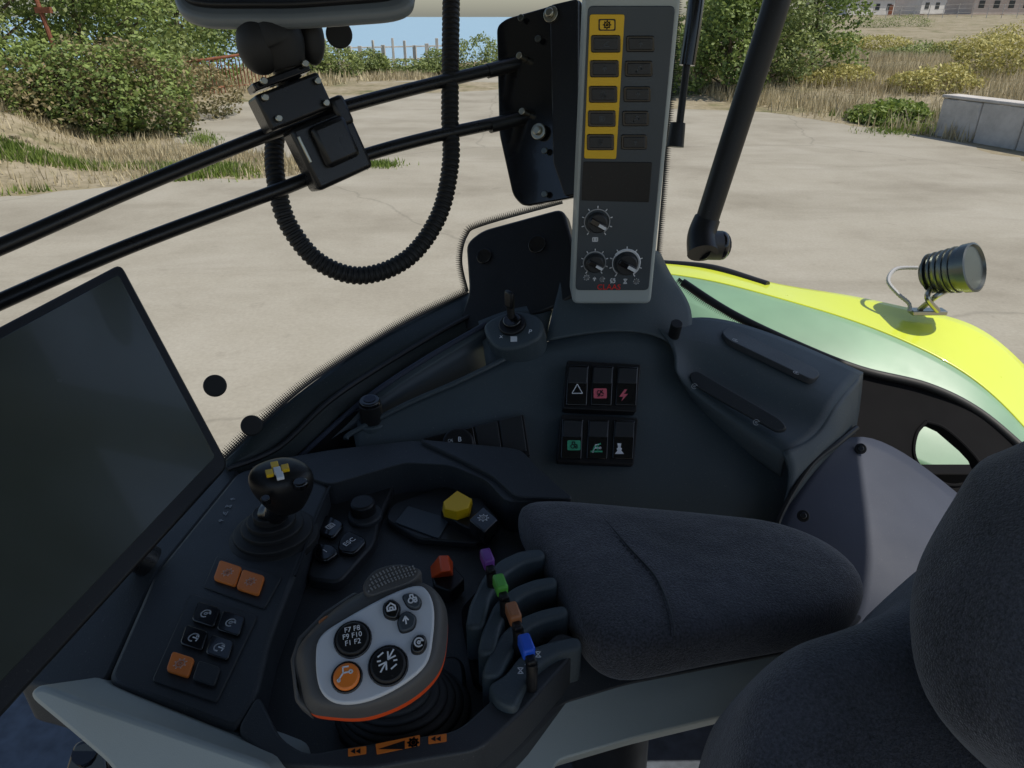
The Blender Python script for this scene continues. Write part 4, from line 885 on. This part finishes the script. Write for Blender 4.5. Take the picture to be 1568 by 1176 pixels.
# ================================================================= SPOOL LEVERS
group('spool_lever_bank',onZ(810,940,2.03))
cols=['purple','green','brown','blue'];
tips=[(746,856),(766,896),(786,940),(806,990)]
fins=[[(712,960),(718,925),(740,880),(765,856),(795,842),(830,838),(838,852),(803,860),(775,878),(752,910),(740,960)],
      [(730,1000),(738,962),(757,922),(785,898),(815,886),(850,880),(856,895),(822,902),(795,916),(770,948),(757,1000)],
      [(735,1035),(748,1000),(770,965),(800,942),(830,931),(866,924),(873,940),(838,948),(810,962),(785,994),(765,1035)],
      [(745,1048),(775,1030),(792,1006),(812,991),(840,981),(886,972),(894,990),(855,1000),(828,1018),(806,1045),(790,1085),(760,1075)]]
for i in range(4):
    plate('fin_%d'%i,fins[i],ZP(2.066-.002*i),0,.05,'plastic',r=.008,bevel=.0045,seg=4)
    u,v=tips[i];c=onZ(u,v,2.086)
    a1=(onZ(u+7,v+18,2.086)-c).normalized();a2=Vector((0,0,1)).cross(a1).normalized();a3=a1.cross(a2)
    box('lever_grip_%d'%i,c,(.021,.012,.014),cols[i],bevel=.0025,axes=(a1,a2,a3))
    box('lever_neck_%d'%i,c+a1*.014-Vector((0,0,.004)),(.010,.009,.010),'black',bevel=.002,axes=(a1,a2,a3))
    tube('lever_stem_%d'%i,[c+a1*.016-Vector((0,0,.004)),c+a1*.018-Vector((0,0,.02)),c+a1*.014-Vector((0,0,.06))],.0055,'black',seg=10)
plate('bank_floor',[(705,930),(780,850),(850,850),(890,980),(790,1060),(725,1040)],ZP(2.02),0,.02,'matte',r=.01,bevel=.003)
F4=ZP(2.0602)
for uv in((797,1027),(808,1014),(824,1002)):pic('hour',uv,.0040,F4,.0,'white')
end()
# ================================================================= ARMREST PAD
group('armrest_pad',onZ(1050,880,2.06))
ap=[(784,776),(810,770),(905,774),(1040,784),(1190,802),(1262,828),(1318,868),(1334,900),(1312,935),(1250,955),(1100,982),(1000,1002),(935,1012),(898,985),(850,890),(812,825)]
apz=[]
base_=[onZ(u,v,2.058) for u,v in ap]
for i,p in enumerate(base_):
    q=base_[(i+1)%len(base_)];n_=max(1,int((q-p).length/.02))
    for k in range(n_):apz.append(p.lerp(q,k/n_))
apz=[(apz[i-1]+apz[i]*2+apz[(i+1)%len(apz)])/4 for i in range(len(apz))]
Z_=Vector((0,0,1))
pillow2('cushion',apz,Z_,[(.010,-.042),(.003,-.038),(0,-.025),(0,-.008),(.002,.001),(.007,.008),(.018,.0125),(.04,.0155),(.07,.017),(.14,.018),(.5,.018)],'fabric',sub=1)
se=[onZ(905,774,2.064),onZ(910,778,2.071),onZ(930,800,2.0745),onZ(965,840,2.0762),onZ(1005,885,2.0762),onZ(1028,940,2.0755),onZ(1033,975,2.072)]
tube('seam_cord',se,.0010,'black',seg=6)
cs=catmull(se,14)
for i in range(2,len(cs)-2,2):
    t=(cs[i+1]-cs[i]).normalized();s=t.cross(Z_).normalized();p=cs[i]+s*.0035
    box('stitch_%d'%i,p,(.0036,.0008,.0010),'black',bevel=0,axes=(t,s,Z_))
end()
# ================================================================= SEAT
group('driver_seat',(.5,.3,1.9))
BPn=plane3(W(1420,850,.60),W(1600,700,.58),W(1400,1150,.50))
bo1=[(1640,655),(1560,683),(1510,706),(1475,760),(1430,835),(1402,900),(1394,980),(1408,1060),(1450,1120),(1540,1180),(1640,1260),(1760,1200),(1800,900),(1760,700)]
o1=catmull([onP(*p,BPn) for p in bo1],3,True)
pillow('backrest_bolster',o1,BPn[1],[(.9,-.12),(.98,-.10),(1.0,-.05),(1.0,-.02),(.97,.002),(.9,.016),(.75,.028),(.5,.036),(.2,.04),(.02,.04)],'fabric',sub=1)
CPn=plane3(W(1390,900,.64),W(1150,1060,.56),W(1500,1150,.55))
bo2=[(1440,850),(1405,882),(1370,925),(1290,960),(1215,985),(1170,1025),(1142,1080),(1122,1180),(1120,1300),(1300,1420),(1600,1420),(1640,1100),(1560,900)]
o2=catmull([onP(*p,CPn) for p in bo2],3,True)
pillow('side_cushion',o2,CPn[1],[(.9,-.14),(.98,-.12),(1.0,-.05),(1.0,-.02),(.97,.0),(.9,.012),(.75,.022),(.5,.028),(.2,.03),(.02,.03)],'fabric',sub=1)
box('seat_base',(.45,.25,1.5),(.45,.4,.35),'black',bevel=.03)
end()
# ================================================================= CAMERA, LIGHT, WORLD
cam=bpy.data.cameras.new('camera');co=bpy.data.objects.new('camera',cam);bpy.context.scene.collection.objects.link(co)
co.location=C;co.rotation_euler=(pi/2-P,0,0);cam.sensor_width=36;cam.lens=F/1568*36;cam.clip_start=.02;cam.clip_end=12000
bpy.context.scene.camera=co
EL=radians(58);AZ=radians(102) # azimuth clockwise from +Y
sd=Vector((sin(AZ)*cos(EL),cos(AZ)*cos(EL),sin(EL)))
sl=bpy.data.lights.new('sun','SUN');sl.energy=4.2;sl.angle=radians(.5);sl.color=(1,.94,.84)
so=bpy.data.objects.new('sun',sl);so.rotation_euler=(-sd).to_track_quat('-Z','Y').to_euler();bpy.context.scene.collection.objects.link(so)
w=bpy.data.worlds.new('World');bpy.context.scene.world=w;w.use_nodes=True
sk=w.node_tree.nodes.new('ShaderNodeTexSky');sk.sky_type='NISHITA';sk.sun_disc=False;sk.sun_elevation=EL;sk.sun_rotation=AZ;sk.dust_density=1.2
bg=w.node_tree.nodes['Background'];bg.inputs['Strength'].default_value=.115
w.node_tree.links.new(sk.outputs[0],bg.inputs[0])
sc_=bpy.context.scene
sc_.view_settings.view_transform='Standard';sc_.view_settings.look='None';sc_.view_settings.exposure=0
